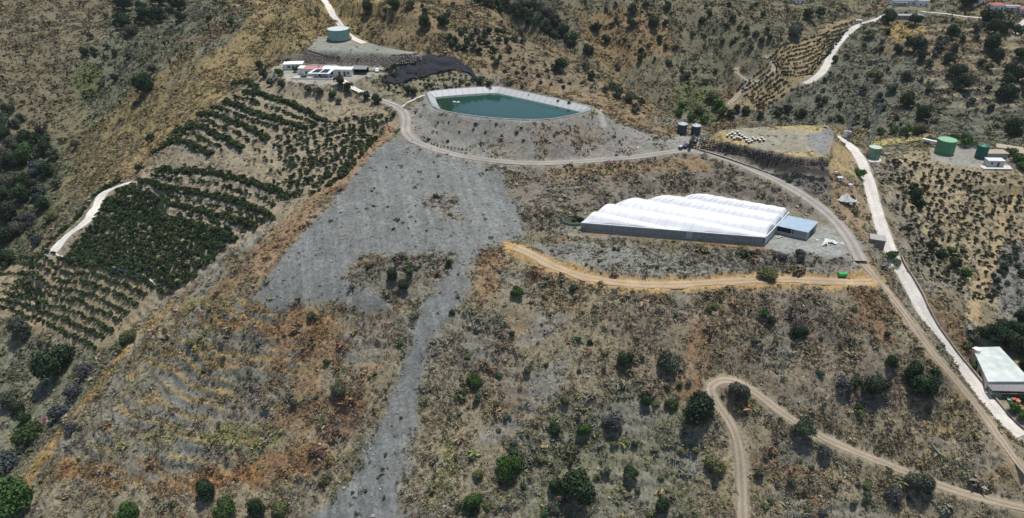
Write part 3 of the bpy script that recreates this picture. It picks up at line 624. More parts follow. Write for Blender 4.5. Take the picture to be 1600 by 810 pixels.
def zone(u, v):
    if u < 130 and 480 < v: return 'in the lower left gully'
    if u < 130 and v < 90: return 'high on the upper left hillside'
    if u < 125 and v >= 150: return 'in the wooded left gully'
    if u < 330 and v < 100: return 'in the upper left valley'
    if u < 300 and v < 300: return 'on the slope above the plantation'
    if 380 < u < 600 and 85 < v < 165: return 'in the farmhouse garden'
    if u < 560 and v < 85: return 'on the tan upper ridge'
    if 560 <= u < 760 and v < 66: return 'on the ridge behind the farmhouse'
    if 690 <= u < 840 and 30 < v < 100 : return 'in the ridge olive grove'
    if 740 <= u < 945 and 80 < v < 150: return 'in the grove behind the reservoir'
    if 740 <= u < 920 and v < 85: return 'in the dark far ravine'
    if 920 <= u < 1060 and 120 < v < 200: return 'on the ridge right of the reservoir'
    if 1040 <= u < 1180 and 110 < v < 200: return 'in the green valley bottom'
    if 920 <= u < 1300 and v < 130: return 'on the hill beyond the ravine'
    if 1160 <= u and v < 30: return 'among the hilltop houses'
    if 1160 <= u < 1400 and v < 210: return 'on the slope below the far road'
    if u >= 1400 and v < 225: return 'on the far terraced slope'
    if u >= 1480 and v > 480: return 'around the long white roof'
    if u >= 1380 and v < 480: return 'beside the right hand orchard'
    if 1290 < u < 1400 and v < 480: return 'on the concrete road verge'
    if v > 700 and u < 600: return 'at the bottom left edge'
    if u < 560: return 'on the striped left slope'
    if 560 <= u < 720 and v > 400: return 'beside the grey spoil tongue'
    if 720 <= u < 1060 and v > 560: return 'on the slope left of the hairpin'
    if u >= 1060 and v > 690: return 'below the lower track'
    if u >= 1060 and v > 540: return 'on the slope above the lower track'
    if v > 430: return 'just below the ochre path'
    if 1080 < u < 1300: return 'on the bank under the boulder wall'
    return 'on the reservoir embankment'
UNIQUE = {(1087,655): 'largest round dark evergreen tree, just inside the hairpin bend of the dirt track', (903,780): 'big spreading dark tree at the bottom edge below the bright green bush',
 (1152,620): 'grey green bush standing inside the loop of the hairpin bend', (1150,643): 'small yellow green bush just under the grey bush in the hairpin loop',
 (92,575): 'big dark bluish green tree in the gully under the lowest plantation rows', (52,677): 'round fresh green bush next to the pink flowering oleander', (27,790): 'large fresh green bush in the bottom left corner',
 (323,770): 'round dark tree standing alone near the bottom of the striped left slope', (797,738): 'rounded fresh green bush above the big dark tree at the bottom edge',
 (1364,611): 'round dark evergreen bush, left of the pair above the lower track', (1437,618): 'broad low dark green bush, right of the pair above the lower track',
 (228,139): 'lone large dark round bush on the tan slope above the plantation', (237,217): 'lone small dark round bush just above the plantation edge',
 (975,567): 'dark upright bush uphill of the large round evergreen', (1042,573): 'greyish round bush beside a rust coloured patch of grass', (1247,522): 'lone dark narrow bush in the middle of the slope under the ochre path',
 (1252,680): 'grey green shrub leaning over the upper edge of the lower track', (955,662): 'bluish grey dry shrub left of the large round evergreen', (1430,765): 'grey green shrub beside the lower track at the bottom right',
 (1393,775): 'dry purple grey shrub next to the grey green one by the lower track', (808,460): 'low green bush just below the ochre path start', (895,453): 'small dark round bush right below the curve of the ochre path',
 (613,435): 'dark green bush in the rocky hollow of the grey spoil', (1425,305): 'long dark thicket running down through the right hand orchard', (1545,33): 'tall dark tree beside the red roofed houses',
 (1427,75): 'large dark oak below the straw coloured terraces of the far slope', (1342,272): 'green bush on the left verge of the concrete road', (742,598): 'small fresh green bush between the spoil tongue and the grey scrub',
 (1197,427): 'wide yellow green cushion of scrub at the edge of the ochre path', (488,498): 'small blue green bush on the left slope below the spoil fan'}
T = [(1087,655,32,'d'),(975,567,16,'d'),(1042,573,20,'o'),(1247,522,13,'d'),(1364,611,20,'d'),(1437,618,21,'d'),(1422,588,15,'d'),(1390,573,12,'d'),(1457,592,10,'d'),(1152,620,19,'o'),(1150,643,9,'y'),
 (1252,680,17,'o'),(1313,608,17,'p'),(955,662,20,'p'),(912,683,14,'g'),(866,673,12,'d'),(884,626,11,'y'),(742,598,13,'g'),(797,738,23,'g'),(868,765,13,'d'),(903,780,36,'d'),(740,793,18,'g'),(985,740,14,'d'),(1115,735,18,'y'),
 (1033,797,16,'d'),(1007,633,13,'d'),(1046,636,13,'g'),(808,460,12,'g'),(895,453,8,'d'),(1193,490,9,'g'),(1430,765,20,'o'),(1393,775,18,'p'),(1285,710,14,'p'),(323,770,19,'d'),(350,800,22,'g'),(404,800,16,'d'),(442,797,17,'y'),
 (27,790,33,'g'),(205,805,18,'g'),(92,575,33,'d'),(36,520,20,'o'),(18,628,15,'o'),(30,642,12,'d'),(38,656,10,'d'),(52,677,23,'g'),(95,645,22,'p'),(120,612,19,'p'),(133,580,17,'p'),(112,668,14,'p'),(15,720,26,'p'),(38,700,14,'p'),(72,656,6,'k'),(83,650,4,'k'),(202,526,15,'y'),(188,540,11,'y'),
 (300,538,10,'y'),(488,498,9,'o'),(510,568,7,'d'),(530,612,13,'o'),(460,633,8,'o'),(625,538,7,'g'),(613,435,13,'d'),(632,450,13,'d'),(703,413,8,'d'),(640,428,8,'g'),(1197,427,17,'y'),(1247,398,12,'p'),(1222,402,9,'p'),
 (228,139,16,'d'),(237,217,8,'d'),(217,264,7,'d'),(134,86,9,'d'),(147,82,6,'d'),(181,85,6,'d'),(202,88,8,'o'),(240,110,9,'o'),(181,125,7,'d'),(160,132,7,'o'),(362,37,7,'d'),(220,12,8,'d'),(230,30,14,'d'),(250,28,14,'d'),(192,38,14,'d'),(195,10,15,'d'),
 (280,10,14,'d'),(283,30,10,'d'),(250,3,12,'d'),(207,50,11,'o'),(268,18,10,'o'),(120,228,8,'o'),(65,205,10,'o'),(74,221,9,'d'),(45,245,16,'g'),(38,310,14,'d'),(17,335,16,'d'),(40,288,12,'d'),(5,250,12,'d'),(17,257,13,'o'),(7,195,10,'o'),(35,187,8,'o'),
 (55,262,18,'p'),(75,270,12,'d'),(60,300,15,'p'),(70,322,12,'d'),(50,345,14,'p'),(82,340,12,'y'),(10,375,15,'d'),(12,410,14,'d'),(30,360,12,'o'),(60,375,12,'p'),(25,225,12,'o'),(85,245,10,'o'),(90,290,9,'o'),(20,290,14,'o'),(2,310,14,'d'),
 (405,103,8,'d'),(413,119,9,'d'),(436,115,8,'g'),(450,100,8,'d'),(424,131,8,'d'),(440,134,8,'d'),(532,131,10,'d'),(545,139,9,'d'),(572,152,10,'d'),(587,157,10,'d'),(475,120,5,'g'),(462,110,6,'g'),(482,142,7,'o'),(500,146,8,'o'),(520,152,8,'g'),(530,160,7,'o'),
 (575,17,12,'d'),(615,10,12,'d'),(642,10,9,'o'),(664,40,12,'d'),(694,38,11,'d'),(603,22,6,'g'),
 (865,107,7,'o'),(875,107,13,'d'),(925,121,9,'d'),(965,145,11,'o'),(985,155,12,'o'),(955,136,8,'o'),(992,172,9,'o'),(946,141,7,'o'),(1002,160,8,'o'),(915,107,9,'o'),(775,100,7,'o'),
 (932,47,10,'d'),(945,65,9,'d'),(892,67,7,'d'),(987,20,10,'d'),(985,40,10,'d'),(1022,40,12,'d'),(1040,38,6,'d'),(1030,62,6,'d'),(1010,10,6,'d'),(1042,15,6,'d'),(1000,95,7,'d'),(1002,82,6,'d'),(975,65,5,'d'),(957,40,5,'d'),(965,107,6,'o'),(1067,122,7,'o'),(1045,100,7,'o'),
 (1108,24,6,'d'),(1096,35,7,'d'),(1145,30,6,'d'),(1165,47,6,'d'),(1180,55,6,'o'),(1192,25,6,'d'),(1197,50,5,'d'),(1262,25,9,'d'),(1280,22,9,'d'),(1242,52,15,'o'),(1188,67,7,'d'),(1172,77,5,'d'),(1385,33,12,'d'),(1385,52,6,'d'),(1428,35,11,'d'),(1355,57,10,'y'),
 (1427,75,15,'d'),(1439,92,9,'d'),(1400,81,9,'d'),(1485,55,12,'d'),(1467,70,9,'o'),(1490,77,7,'o'),(1450,102,7,'o'),(1479,95,10,'d'),(1545,33,15,'d'),(1553,48,12,'d'),(1547,75,13,'d'),(1555,92,11,'d'),(1572,48,9,'d'),(1585,50,9,'d'),(1510,8,13,'d'),(1524,47,8,'o'),
 (1595,90,12,'d'),(1590,120,14,'d'),(1575,112,11,'d'),(1502,135,14,'d'),(1492,117,13,'d'),(1567,152,14,'d'),(1572,130,10,'d'),(1415,162,13,'d'),(1440,182,12,'d'),(1370,122,8,'o'),(1392,142,9,'o'),(1415,122,9,'o'),(1362,116,8,'y'),(1347,143,8,'o'),(1547,172,6,'d'),(1580,207,14,'d'),
 (1252,180,9,'d'),(1228,172,8,'d'),(1212,180,7,'d'),(1165,177,9,'d'),(1072,121,9,'d'),(1067,165,8,'g'),(1110,152,12,'y'),(1090,172,13,'y'),(1120,165,10,'g'),(1128,178,10,'g'),(1142,182,9,'d'),(1080,185,9,'g'),(1100,188,9,'g'),(1060,178,8,'g'),(1150,172,7,'d'),(1287,157,5,'d'),(1287,127,5,'d'),
 (1342,272,9,'g'),(1335,330,7,'y'),(1330,312,7,'o'),(1425,298,10,'d'),(1430,310,11,'d'),(1436,322,10,'d'),(1505,222,12,'g'),(1490,217,8,'g'),(1518,226,7,'g'),(1437,203,12,'y'),(1395,205,8,'g'),(1415,207,9,'g'),(1450,222,9,'o'),(1375,207,7,'g'),(1232,282,6,'g'),
 (1455,385,10,'d'),(1470,400,10,'d'),(1485,395,8,'g'),(1490,415,10,'d'),(1505,430,9,'g'),(1392,402,9,'g'),(1400,412,8,'y'),(1578,240,9,'g'),(1590,250,9,'g'),(1597,262,9,'g'),
 (1548,528,15,'d'),(1570,538,16,'d'),(1592,548,16,'d'),(1534,524,11,'d'),(1597,500,13,'d'),(1598,575,12,'d'),(1585,520,14,'d'),(1562,515,12,'d'),(1525,575,8,'g'),(1532,588,8,'g'),(1602,600,12,'d'),(1600,625,10,'d'),(1580,640,9,'g'),(1595,655,8,'g'),(1507,540,9,'y'),(1517,530,9,'o'),
 (840,170,5,'g'),(790,152,4,'g'),(873,160,5,'o'),(890,163,5,'o'),(750,130,7,'d'),(765,133,7,'d'),(615,120,6,'d'),(637,143,9,'d'),(648,146,7,'d')]
# olive groves: one tree at each planting hole
for u, v in [(712,65),(722,52),(730,65),(737,60),(750,65),(757,55),(750,82),(762,70),(717,75),(780,65),(792,65),(805,62),(817,65),(727,47),(777,50),(787,52),(707,70),(702,60),(745,50),(765,50),(740,73),(728,78),(795,78),(770,80),(815,52)]: T.append((u, v, 7, 'd' if (u + v) % 3 else 'o'))
rnd = random.Random(5)
for i in range(5):
    for j in range(9):
        u = 782 + j * 17 + i * 4 + rnd.uniform(-2, 2); v = 88 + i * 11 + j * 3.0 + rnd.uniform(-2, 2)
        if rnd.random() < .8 and v < 138 and not (860 < u < 890 and 95 < v < 120): T.append((round(u), round(v), rnd.choice((3.4, 4.2, 4.8)), 'o' if rnd.random() < .6 else 'd'))
# ravine thicket and the scattered bushes of the far slopes
def inpoly(u, v, pl):
    c = False
    for i in range(len(pl)):
        (x0, y0), (x1, y1) = pl[i], pl[i - 1]
        if (y0 > v) != (y1 > v) and u < (x1 - x0) * (v - y0) / (y1 - y0) + x0: c = not c
    return c
def fill(poly, n, r0, r1, kinds, seed):
    rd = random.Random(seed); us = [p[0] for p in poly]; vs_ = [p[1] for p in poly]; k = 0
    while k < n:
        u = rd.uniform(min(us), max(us)); v = rd.uniform(min(vs_), max(vs_))
        if inpoly(u, v, poly): T.append((round(u, 1), round(v, 1), rd.uniform(r0, r1), rd.choice(kinds))); k += 1
fill([(745,2),(870,2),(865,30),(895,62),(925,85),(890,72),(850,48),(790,22)], 46, 6, 11, 'dddoo', 1)
fill([(930,5),(1180,5),(1230,30),(1190,90),(1120,130),(1060,140),(960,90)], 45, 2.6, 5.5, 'ddoo', 2)
fill([(1230,150),(1310,80),(1400,60),(1600,60),(1600,215),(1440,200),(1300,195),(1170,190)], 80, 2.8, 6.5, 'ddoop', 3)
fill([(5,170),(90,215),(70,330),(20,420),(5,420)], 26, 6, 12, 'dodpp', 4)
fill([(150,5),(370,5),(280,60),(230,110),(160,110),(120,130)], 12, 3, 6, 'do', 6)
fill([(560,5),(720,5),(740,40),(600,40)], 10, 3, 6, 'do', 7)
fill([(400,500),(620,490),(560,700),(200,740),(260,600)], 14, 3, 6, 'goyo', 8)
fill([(700,480),(1340,470),(1420,560),(1350,680),(1180,600),(1120,570),(1000,700),(760,700)], 46, 4, 8.5, 'dopyo', 9)
fill([(760,690),(1100,690),(1130,805),(700,805)], 32, 6, 11, 'doyyog', 10)
fill([(1180,700),(1300,740),(1560,800),(1180,805)], 16, 5, 9, 'oopy', 11)
fill([(460,330),(600,240),(780,265),(800,360),(520,400)], 14, 1.8, 3.2, 'dg', 12)
fill([(590,600),(640,610),(620,800),(520,800)], 8, 2.5, 4, 'g', 13)
fill([(650,180),(1000,215),(1000,238),(700,225)], 16, 2.2, 4.2, 'dop', 14)
fill([(560,120),(1000,175),(760,135)], 4, 3, 4, 'do', 15)
fill([(1560,390),(1600,380),(1600,480),(1550,470)], 12, 4, 7, 'od', 16)
fill([(860,385),(1180,395),(1160,425),(900,420)], 12, 2.5, 4.5, 'og', 17)
us = [t[0] for t in T]; vv = [min(t[1] + t[2] * .62, 822) for t in T]
gx, gy, gz = cast(H, us, vv)
lab_ct = {}; TH_ = []
for i, (u, v, r, k) in enumerate(T):
    x, y, z = gx[i], gy[i], gz[i]; dist = math.sqrt(x * x + y * y + (CAMZ - z) ** 2)
    if dist > 900: continue
    rw = r * dist / FPX * .98; y2 = y + rw * .35; z = float(gsample(H, x * y2 / y, y2)); x = x * y2 / y; y = y2
    low = k in 'py' or rw < 1.6
    name = {'d': 'evergreen_tree', 'o': 'olive_tree', 'g': 'leafy_bush', 'p': 'dry_shrub', 'y': 'yellow_green_bush', 'k': 'flowering_oleander'}[k]
    if rw < 2.0 and k in 'do': name = {'d': 'evergreen_bush', 'o': 'olive_bush'}[k]
    zn = zone(u, v); base = KIND[k][1] + (' tree ' if 'tree' in name else ' bush ') + zn
    base = ('small ' if rw < 1.3 else ('large ' if rw > 3.8 else '')) + base
    lb = UNIQUE.get((u, v)); grp = None if lb else ('bushes and trees ' + zn)
    if lb is None: lb = base
    rr = random.Random(i)
    if grp: lab_ct.setdefault(lb, []).append((u, v, len(TH_)))
    t = thing(name, lb, 'bush' if 'bush' in name or 'shrub' in name or 'oleander' in name else 'tree', (x, y, z), rr.uniform(0, 6.28), grp)
    sc = rw; hgt = rr.uniform(.85, 1.1) * (.8 if low else 1.0)
    TH_.append(t)
    lod = 0 if r > 10 else 1
    c = link('crown', CR[k, lod, rr.randrange(3)], t); c.location = (0, 0, sc * (.36 if low else .58)); c.scale = (sc * 1.08, sc * 1.08 * rr.uniform(.9, 1.1), sc * 1.35 * hgt)
    if r > 5:
        tr = link('trunk', TRK[rr.randrange(3)], t); tr.scale = (sc * .9, sc * .9, sc * .8)

ORD = ['', 'second ', 'third ', 'fourth ', 'fifth ', 'sixth ', 'seventh ', 'eighth ', 'ninth ', 'tenth ']
def ordinals(L_, pre):
    L_ = sorted(L_); n = len(L_)
    for i, (u, v, k) in enumerate(L_):
        w = 'leftmost' if i == 0 else 'rightmost' if i == n - 1 else (ORD[i] + 'from left' if i < n / 2 else ORD[n - 1 - i] + 'from right')
        if i and ' from' in w and w.startswith('from'): w = 'next ' + w
        TH_[k]['label'] = w + ' of the' + pre[1] + pre[0]
for lb, L_ in lab_ct.items():
    if len(L_) == 1: continue
    pl_ = lb.replace(' tree ', ' trees ').replace(' bush ', ' bushes ')
    if len(L_) <= 12: ordinals(L_, (' ' + pl_, ''))
    elif len(L_) <= 36:
        L_ = sorted(L_, key=lambda q_: q_[1]); k = 2 if len(L_) <= 24 else 3; n = len(L_)
        for j in range(k): ordinals(L_[j * n // k:(j + 1) * n // k], (' ' + pl_, (' upper', ' lower')[j] if k == 2 else (' upper', ' middle', ' lower')[j]))
# ------------------------------------------------------------------ planted rows
def merge(protos, pos, rot, sc, col, tilt=None):
    VV, FF, CC = [], [], []; off = 0; g = np.random.default_rng(7); pick = g.integers(0, len(protos), len(pos))
    for j, (V, F, cv) in enumerate(protos):
        ids = np.nonzero(pick == j)[0]
        if not len(ids): continue
        c, s = np.cos(rot[ids]), np.sin(rot[ids]); S = sc[ids]
        X_ = (V[None, :, 0] * c[:, None] - V[None, :, 1] * s[:, None]) * S[:, 0:1]; Y_ = (V[None, :, 0] * s[:, None] + V[None, :, 1] * c[:, None]) * S[:, 0:1]
        Z_ = V[None, :, 2] * S[:, 1:2]
        v = np.stack([X_, Y_, Z_], 2) + pos[ids][:, None]; VV.append(v.reshape(-1, 3))
        nf = len(F); FF.append((F[None] + (np.arange(len(ids)) * len(V))[:, None, None] + off).reshape(-1, F.shape[1])); off += len(ids) * len(V)
        CC.append((col[ids][:, None] * cv[None, :, None]).reshape(-1, 3))
    return np.concatenate(VV), np.concatenate(FF), np.concatenate(CC)
ROWN = ['first', 'second', 'third', 'fourth', 'fifth', 'sixth', 'seventh', 'eighth', 'ninth', 'tenth', 'eleventh', 'twelfth', 'thirteenth']
def row(px, space, jit, size, rd, keep=1.0, width=0.0, tag=''):
    pl = wline(px); s = np.concatenate([[0], np.cumsum(np.hypot(*(np.diff(pl[:, :2], axis=0).T)))]); o = []
    t = rd.uniform(0, space)
    while t < s[-1]:
        if rd.random() < keep:
            x = np.interp(t, s, pl[:, 0]) + rd.gauss(0, jit); y = np.interp(t, s, pl[:, 1]) + rd.gauss(0, jit) + rd.uniform(-width, width)
            o.append((x, y, size * rd.uniform(.75, 1.25), tag))
        t += space * rd.uniform(.85, 1.15)
    return o
def between(A_, B_, n, *a, where='', **k):
    o = [];  A_ = np.array(A_, float); B_ = np.array(B_, float)
    for i in range(n):
        f = i / (n - 1); o += row([tuple(p) for p in A_ * (1 - f) + B_ * f], *a, tag=((ROWN[i] + ' row from the top' if i < n / 2 or n > 26 and i < 13 else ROWN[n - 1 - i] + ' row from the bottom') + ' ' + where) if (i < 13 or n - 1 - i < 13) else 'middle rows ' + where, **k)
    return o
rd = random.Random(77); PLN = []; VINE = []
for ri_, (px_, wd_) in enumerate((([(380,145),(425,155),(465,170),(510,190)], .8), ([(350,160),(400,180),(450,195),(480,205)], .8), ([(310,180),(350,185),(390,200),(420,220)], 1.2), ([(275,205),(300,200),(340,212),(380,235)], 1.4),
            ([(235,240),(260,225),(300,230),(330,242)], 1.4), ([(245,265),(300,267),(350,272),(400,287),(435,300),(455,310)], 1.2), ([(215,285),(260,290),(310,300),(360,312),(400,325),(425,340)], .9),
            ([(185,300),(225,305),(280,317),(330,332),(370,345),(402,352)], 1.1), ([(165,315),(210,320),(270,340),(320,355),(370,370)], 1.0), ([(160,327),(200,333),(260,352),(310,368),(350,382)], 1.0),
            ([(365,135),(385,130),(400,138)], 1.5), ([(62,392),(85,372),(112,350),(135,325),(150,308),(170,292),(190,282)], 1.0))):
    for rr_i in range(3): PLN += row(px_, 1.5, .4, 1.5, rd, .95, wd_, tag=(ROWN[ri_] + ' curving terrace row from the top') if ri_ < 10 else ('short row above the first terrace', 'hedge outside the pale plantation lane')[ri_ - 10])
for ri_ in range(9):
    a_, b_ = ROWS[ri_], ROWS[ri_ + 1]; n_ = 6; ia = wline(a_); ib = wline(b_)
    if ri_ == 4: continue
    fa, fb = np.linspace(0, len(ia) - 1, 12).astype(int), np.linspace(0, len(ib) - 1, 12).astype(int)
    for k_ in range(11):
        for s_ in range(5):
            if rd.random() < .72: q_ = (ia[fa[k_]] * (1 - s_ / 5) + ia[fa[k_ + 1]] * s_ / 5 + ib[fb[k_]] * (1 - s_ / 5) + ib[fb[k_ + 1]] * s_ / 5) / 2; PLN.append((q_[0] + rd.gauss(0, .4), q_[1] + rd.gauss(0, .4), rd.uniform(.9, 1.6), 'sparse row between the ' + ROWN[ri_] + ' and next terrace'))
PLN += between([(150,338),(210,348),(290,370),(350,388)], [(100,400),(140,415),(200,432),(268,458)], 10, 1.7, .3, 1.5, rd, where='of the dense block')
PLN += between([(40,403),(110,412),(180,422),(240,450)], [(0,480),(60,500),(110,520),(150,543)], 8, 1.6, .25, 1.3, rd, where='of the lowest sandy block')
PLN += between([(0,415),(30,410),(60,408)], [(0,470),(30,474),(70,480)], 5, 2.0, .25, 1.05, rd, where='at the left edge of the photo')
PLN += between([(425,222),(480,200),(540,190),(618,182)], [(455,312),(485,302),(520,287),(548,265)], 14, 1.9, .5, 1.45, rd, .88, where='beside the grey spoil')
PLN += between([(400,232),(415,240)], [(440,300),(462,308)], 5, 2.2, .5, 1.0, rd, .7)
PLN += between([(592,113),(650,113),(720,118),(752,126)], [(600,140),(640,150),(665,142),(725,135)], 5, 2.3, .5, 1.0, rd, .9)
ORC = between([(1385,248),(1450,258),(1520,270),(1605,296)], [(1412,400),(1460,432),(1510,462),(1565,478)], 27, 3.0, .6, 1.2, rd, .8, where='of the orchard')
ORC += between([(1560,300),(1600,300)], [(1590,420),(1600,420)], 9, 3.6, .7, .9, rd, .6)
VINE = between([(1200,92),(1265,64),(1332,38)], [(1222,120),(1262,122),(1300,80)], 9, 1.5, .15, .95, rd, .9) + between([(1150,140),(1200,105)], [(1185,165),(1240,138)], 9, 1.8, .2, 1.1, rd, .85)
def plant(lst, name, label, cat, group, c, stuffname, stufflabel, lim=300, nleaf=170, sz=.15, mn='orchard_leaves'):
    TG = [q_[3] for q_ in lst]; P_ = np.array([q_[:3] for q_ in lst]); z = gsample(H, P_[:, 0], P_[:, 1]); d = np.sqrt(P_[:, 0] ** 2 + P_[:, 1] ** 2 + (CAMZ - z) ** 2)
    ok = np.abs(P_[:, 0] / P_[:, 1]) < .93; P_ = P_[ok]; z = z[ok]; d = d[ok]; TG = [t_ for t_, k_ in zip(TG, ok) if k_]
    order = np.argsort(d / P_[:, 2]); P_ = P_[order]; z = z[order]; TG = [TG[k_] for k_ in order]
    g = np.random.default_rng(3); pr = []
    for j in range(5):
        V, F, cv = leaf_cloud(900 + j, nleaf, sz, 5, squat=.95); pr.append((V, F, cv))
    ms = [np_mesh(name, V, F, np.clip(cv[:, None] * np.array(c)[None] * (1 + g.normal(size=3) * .08), 0, 1), leafm) for V, F, cv in pr]
    for i in range(min(lim, len(P_))):
        o = link(name, ms[i % 5], None, (P_[i, 0], P_[i, 1], z[i] + P_[i, 2] * .45), rnd.uniform(0, 6.28), (label + TG[i]) if TG[i] else label + 'among the others', cat, group); o.scale = (P_[i, 2], P_[i, 2], P_[i, 2] * .85)
    if len(P_) > lim:
        q = P_[lim:]; zz = z[lim:]; pos = np.stack([q[:, 0], q[:, 1], zz + q[:, 2] * .45], 1); cc = np.array(c)[None] * (1 + g.normal(size=(len(q), 1)) * .22) * (1 + g.normal(size=(len(q), 3)) * .06)
        V, F, CC = merge(pr, pos, g.uniform(0, 6.28, len(q)), np.stack([q[:, 2], q[:, 2] * .85], 1), np.clip(cc, .005, 1))
        link(stuffname, np_mesh(stuffname, V, F, np.clip(CC, 0, 1), leafm), kind='stuff', label=stufflabel)
    print(name, len(P_))
plant(PLN, 'plantation_shrub', 'dark green plantation shrub in the ', 'shrub', 'shrubs of the terraced plantation', (0.038,0.066,0.020), 'plantation_rows', 'dark green shrubs filling the farther plantation rows')
plant(ORC, 'orchard_tree', 'small dark fruit tree, ', 'tree', 'young trees of the sandy orchard', (0.040,0.052,0.022), 'orchard_rows', 'smaller fruit trees in the far part of the orchard')
plant(VINE, 'vine', 'x', 'vine', 'x', (0.045,0.05,0.026), 'vine_rows', 'dark rows of low vines on the far slope', lim=0, nleaf=24, sz=.35)

# ------------------------------------------------------------------ dry scrub and grass
PAL = np.array([(0.30,0.235,0.14), (0.215,0.125,0.07), (0.185,0.182,0.125), (0.135,0.12,0.10), (0.225,0.215,0.085), (0.055,0.075,0.03)])
def tuft(seed, n, s=.5):
    g = np.random.default_rng(seed); d = g.normal(size=(n, 3)); d /= np.linalg.norm(d, axis=1)[:, None]; d[:, 2] = np.abs(d[:, 2])
    p = d * g.uniform(.35, 1, n)[:, None]
    a = g.normal(size=(n, 3)) * s; b = g.normal(size=(n, 3)) * s
    V = np.stack([p - a * .5, p + a * .5, p + b * .9 + [0, 0, .12]], 1).reshape(-1, 3)
    return V, np.arange(n * 3).reshape(n, 3), np.repeat(g.uniform(.65, 1.35, n), 3)
def scatter(r0, r1, a1, n_try, base, size, ntri, seed, even=0.0, mixg=.4):
    g = np.random.default_rng(seed); r = np.sqrt(g.uniform(r0 ** 2, r1 ** 2, n_try)); a = g.uniform(-a1, a1, n_try) * math.pi / 180
    x, y = r * np.sin(a), r * np.cos(a)
    dn = gsample(DEN.reshape(NR, NA), x, y) * base * (sstep(.30, .62, fbm(x, y, 6, 501, 3)) * 1.1 + .15 + even)
    k = g.uniform(0, 1, n_try) < dn; x, y = x[k], y[k]; z = gsample(H, x, y); m = len(x)
    ww = np.stack([gsample(W6[:, j].reshape(NR, NA), x, y) * (.25 + 2.2 * sstep(.38, .66, fbm(x, y, 7 + 2 * j, 600 + j * 13, 3))) for j in range(6)], 1) + 1e-4
    cs = np.cumsum(ww, 1); cs /= cs[:, -1:]; pk = np.clip((g.uniform(0, 1, m)[:, None] > cs).sum(1), 0, 5)
    # the sheet is coarser far out: half size spread
    sz = size * np.exp(g.normal(size=m) * .38) * np.where(pk == 0, .85, 1) * np.where(pk == 5, 1.25, 1)
    hh = sz * np.choose(pk, [.6, .7, .62, .62, .6, .85])
    gc_ = np.stack([gsample(C[:, j].reshape(NR, NA), x, y) for j in range(3)], 1)
    col = (PAL[pk] * (1 - mixg) + gc_ * mixg) * (1 + g.normal(size=(m, 1)) * .17) * (1 + g.normal(size=(m, 3)) * .05)
    pr = [tuft(seed * 10 + j, ntri) for j in range(8)]
    print('tufts', m)
    return merge(pr, np.stack([x, y, z - .05], 1), g.uniform(0, 6.28, m), np.stack([sz, hh], 1), np.clip(col, .01, 1))
scrubm = vc_mat('dry_scrub', rough=.9, spec=.1)
def stuff(name, lab, parts):
    V = np.concatenate([p[0] for p in parts]); off = np.cumsum([0] + [len(p[0]) for p in parts[:-1]]); F = np.concatenate([p[1] + o for p, o in zip(parts, off)]); Cc = np.concatenate([p[2] for p in parts])
    return link(name, np_mesh(name, V, F, Cc, scrubm), kind='stuff', label=lab)
stuff('scrub', 'dry grass and low scrub tufts covering the slopes', [
    scatter(105, 245, 52, 95000, 1.0, .47, 20, 11, 0, .35), scatter(105, 245, 52, 190000, .8, .26, 9, 12, .6, .55), scatter(105, 245, 52, 3000, 1.0, .85, 60, 15, 0, .3),
    scatter(245, 430, 46, 170000, .9, .60, 12, 13), scatter(430, 760, 40, 250000, 1.0, .8, 8, 14)])
# loose stones on the spoil and pale rocks on the slopes
def stones(n_try, seed):
    g = np.random.default_rng(seed); u = g.uniform(420, 850, n_try); v = g.uniform(200, 815, n_try)
    p = wpoly(fan, 3); xr = g.uniform(p[:, 0].min(), p[:, 0].max(), n_try); yr = g.uniform(p[:, 1].min(), p[:, 1].max(), n_try)
    k = sdf(p, xr, yr) < -.5; return xr[k], yr[k]
def rock(seed):
    g = np.random.default_rng(seed); V = np.array([(1,0,0),(-1,0,0),(0,1,0),(0,-1,0),(0,0,1),(0,0,-1),(.6,.6,.6),(-.6,.6,.55),(.6,-.6,.6),(-.6,-.6,.5)]) * g.uniform(.7, 1.2, (10, 3))
    F = np.array([(6,0,2),(6,2,4),(6,4,0),(7,2,1),(7,4,2),(7,1,4),(8,3,0),(8,4,3),(8,0,4),(9,1,3),(9,4,1),(9,3,4)])
    return V[F.ravel()], np.arange(36).reshape(12, 3), np.repeat(g.uniform(.9, 1.1, 12), 3)
g = np.random.default_rng(31); x, y = stones(9000, 32); k = g.uniform(0, 1, len(x)) < .30 + .5 * sstep(.5, .7, fbm(x, y, 12, 88, 3)); x, y = x[k], y[k]
m = len(x); sz = .10 * np.exp(np.abs(g.normal(size=m)) * .55); cc = np.array([.30,.295,.285])[None] * g.uniform(.55, 1.45, (m, 1))
pa = merge([rock(j) for j in range(5)], np.stack([x, y, gsample(H, x, y) + sz * .3], 1), g.uniform(0, 6.28, m), np.stack([sz, sz * .8], 1), cc)
g = np.random.default_rng(33); nn = 16000; r = np.sqrt(g.uniform(105 ** 2, 420 ** 2, nn)); a = g.uniform(-50, 50, nn) * math.pi / 180; x, y = r * np.sin(a), r * np.cos(a)
k = (gsample(DEN.reshape(NR, NA), x, y) > .05) & (g.uniform(0, 1, nn) < sstep(.45, .7, fbm(x, y, 14, 92, 3)) + .05); x, y = x[k], y[k]; m = len(x); sz = .22 * np.exp(g.normal(size=m) * .5)
cc = np.array([.25,.235,.21])[None] * g.uniform(.5, 1.5, (m, 1))
pb = merge([rock(j + 9) for j in range(5)], np.stack([x, y, gsample(H, x, y) + sz * .2], 1), g.uniform(0, 6.28, m), np.stack([sz, sz * .7], 1), cc)
stuff('loose_stones', 'loose stones strewn over the spoil and the slopes', [pa, pb])
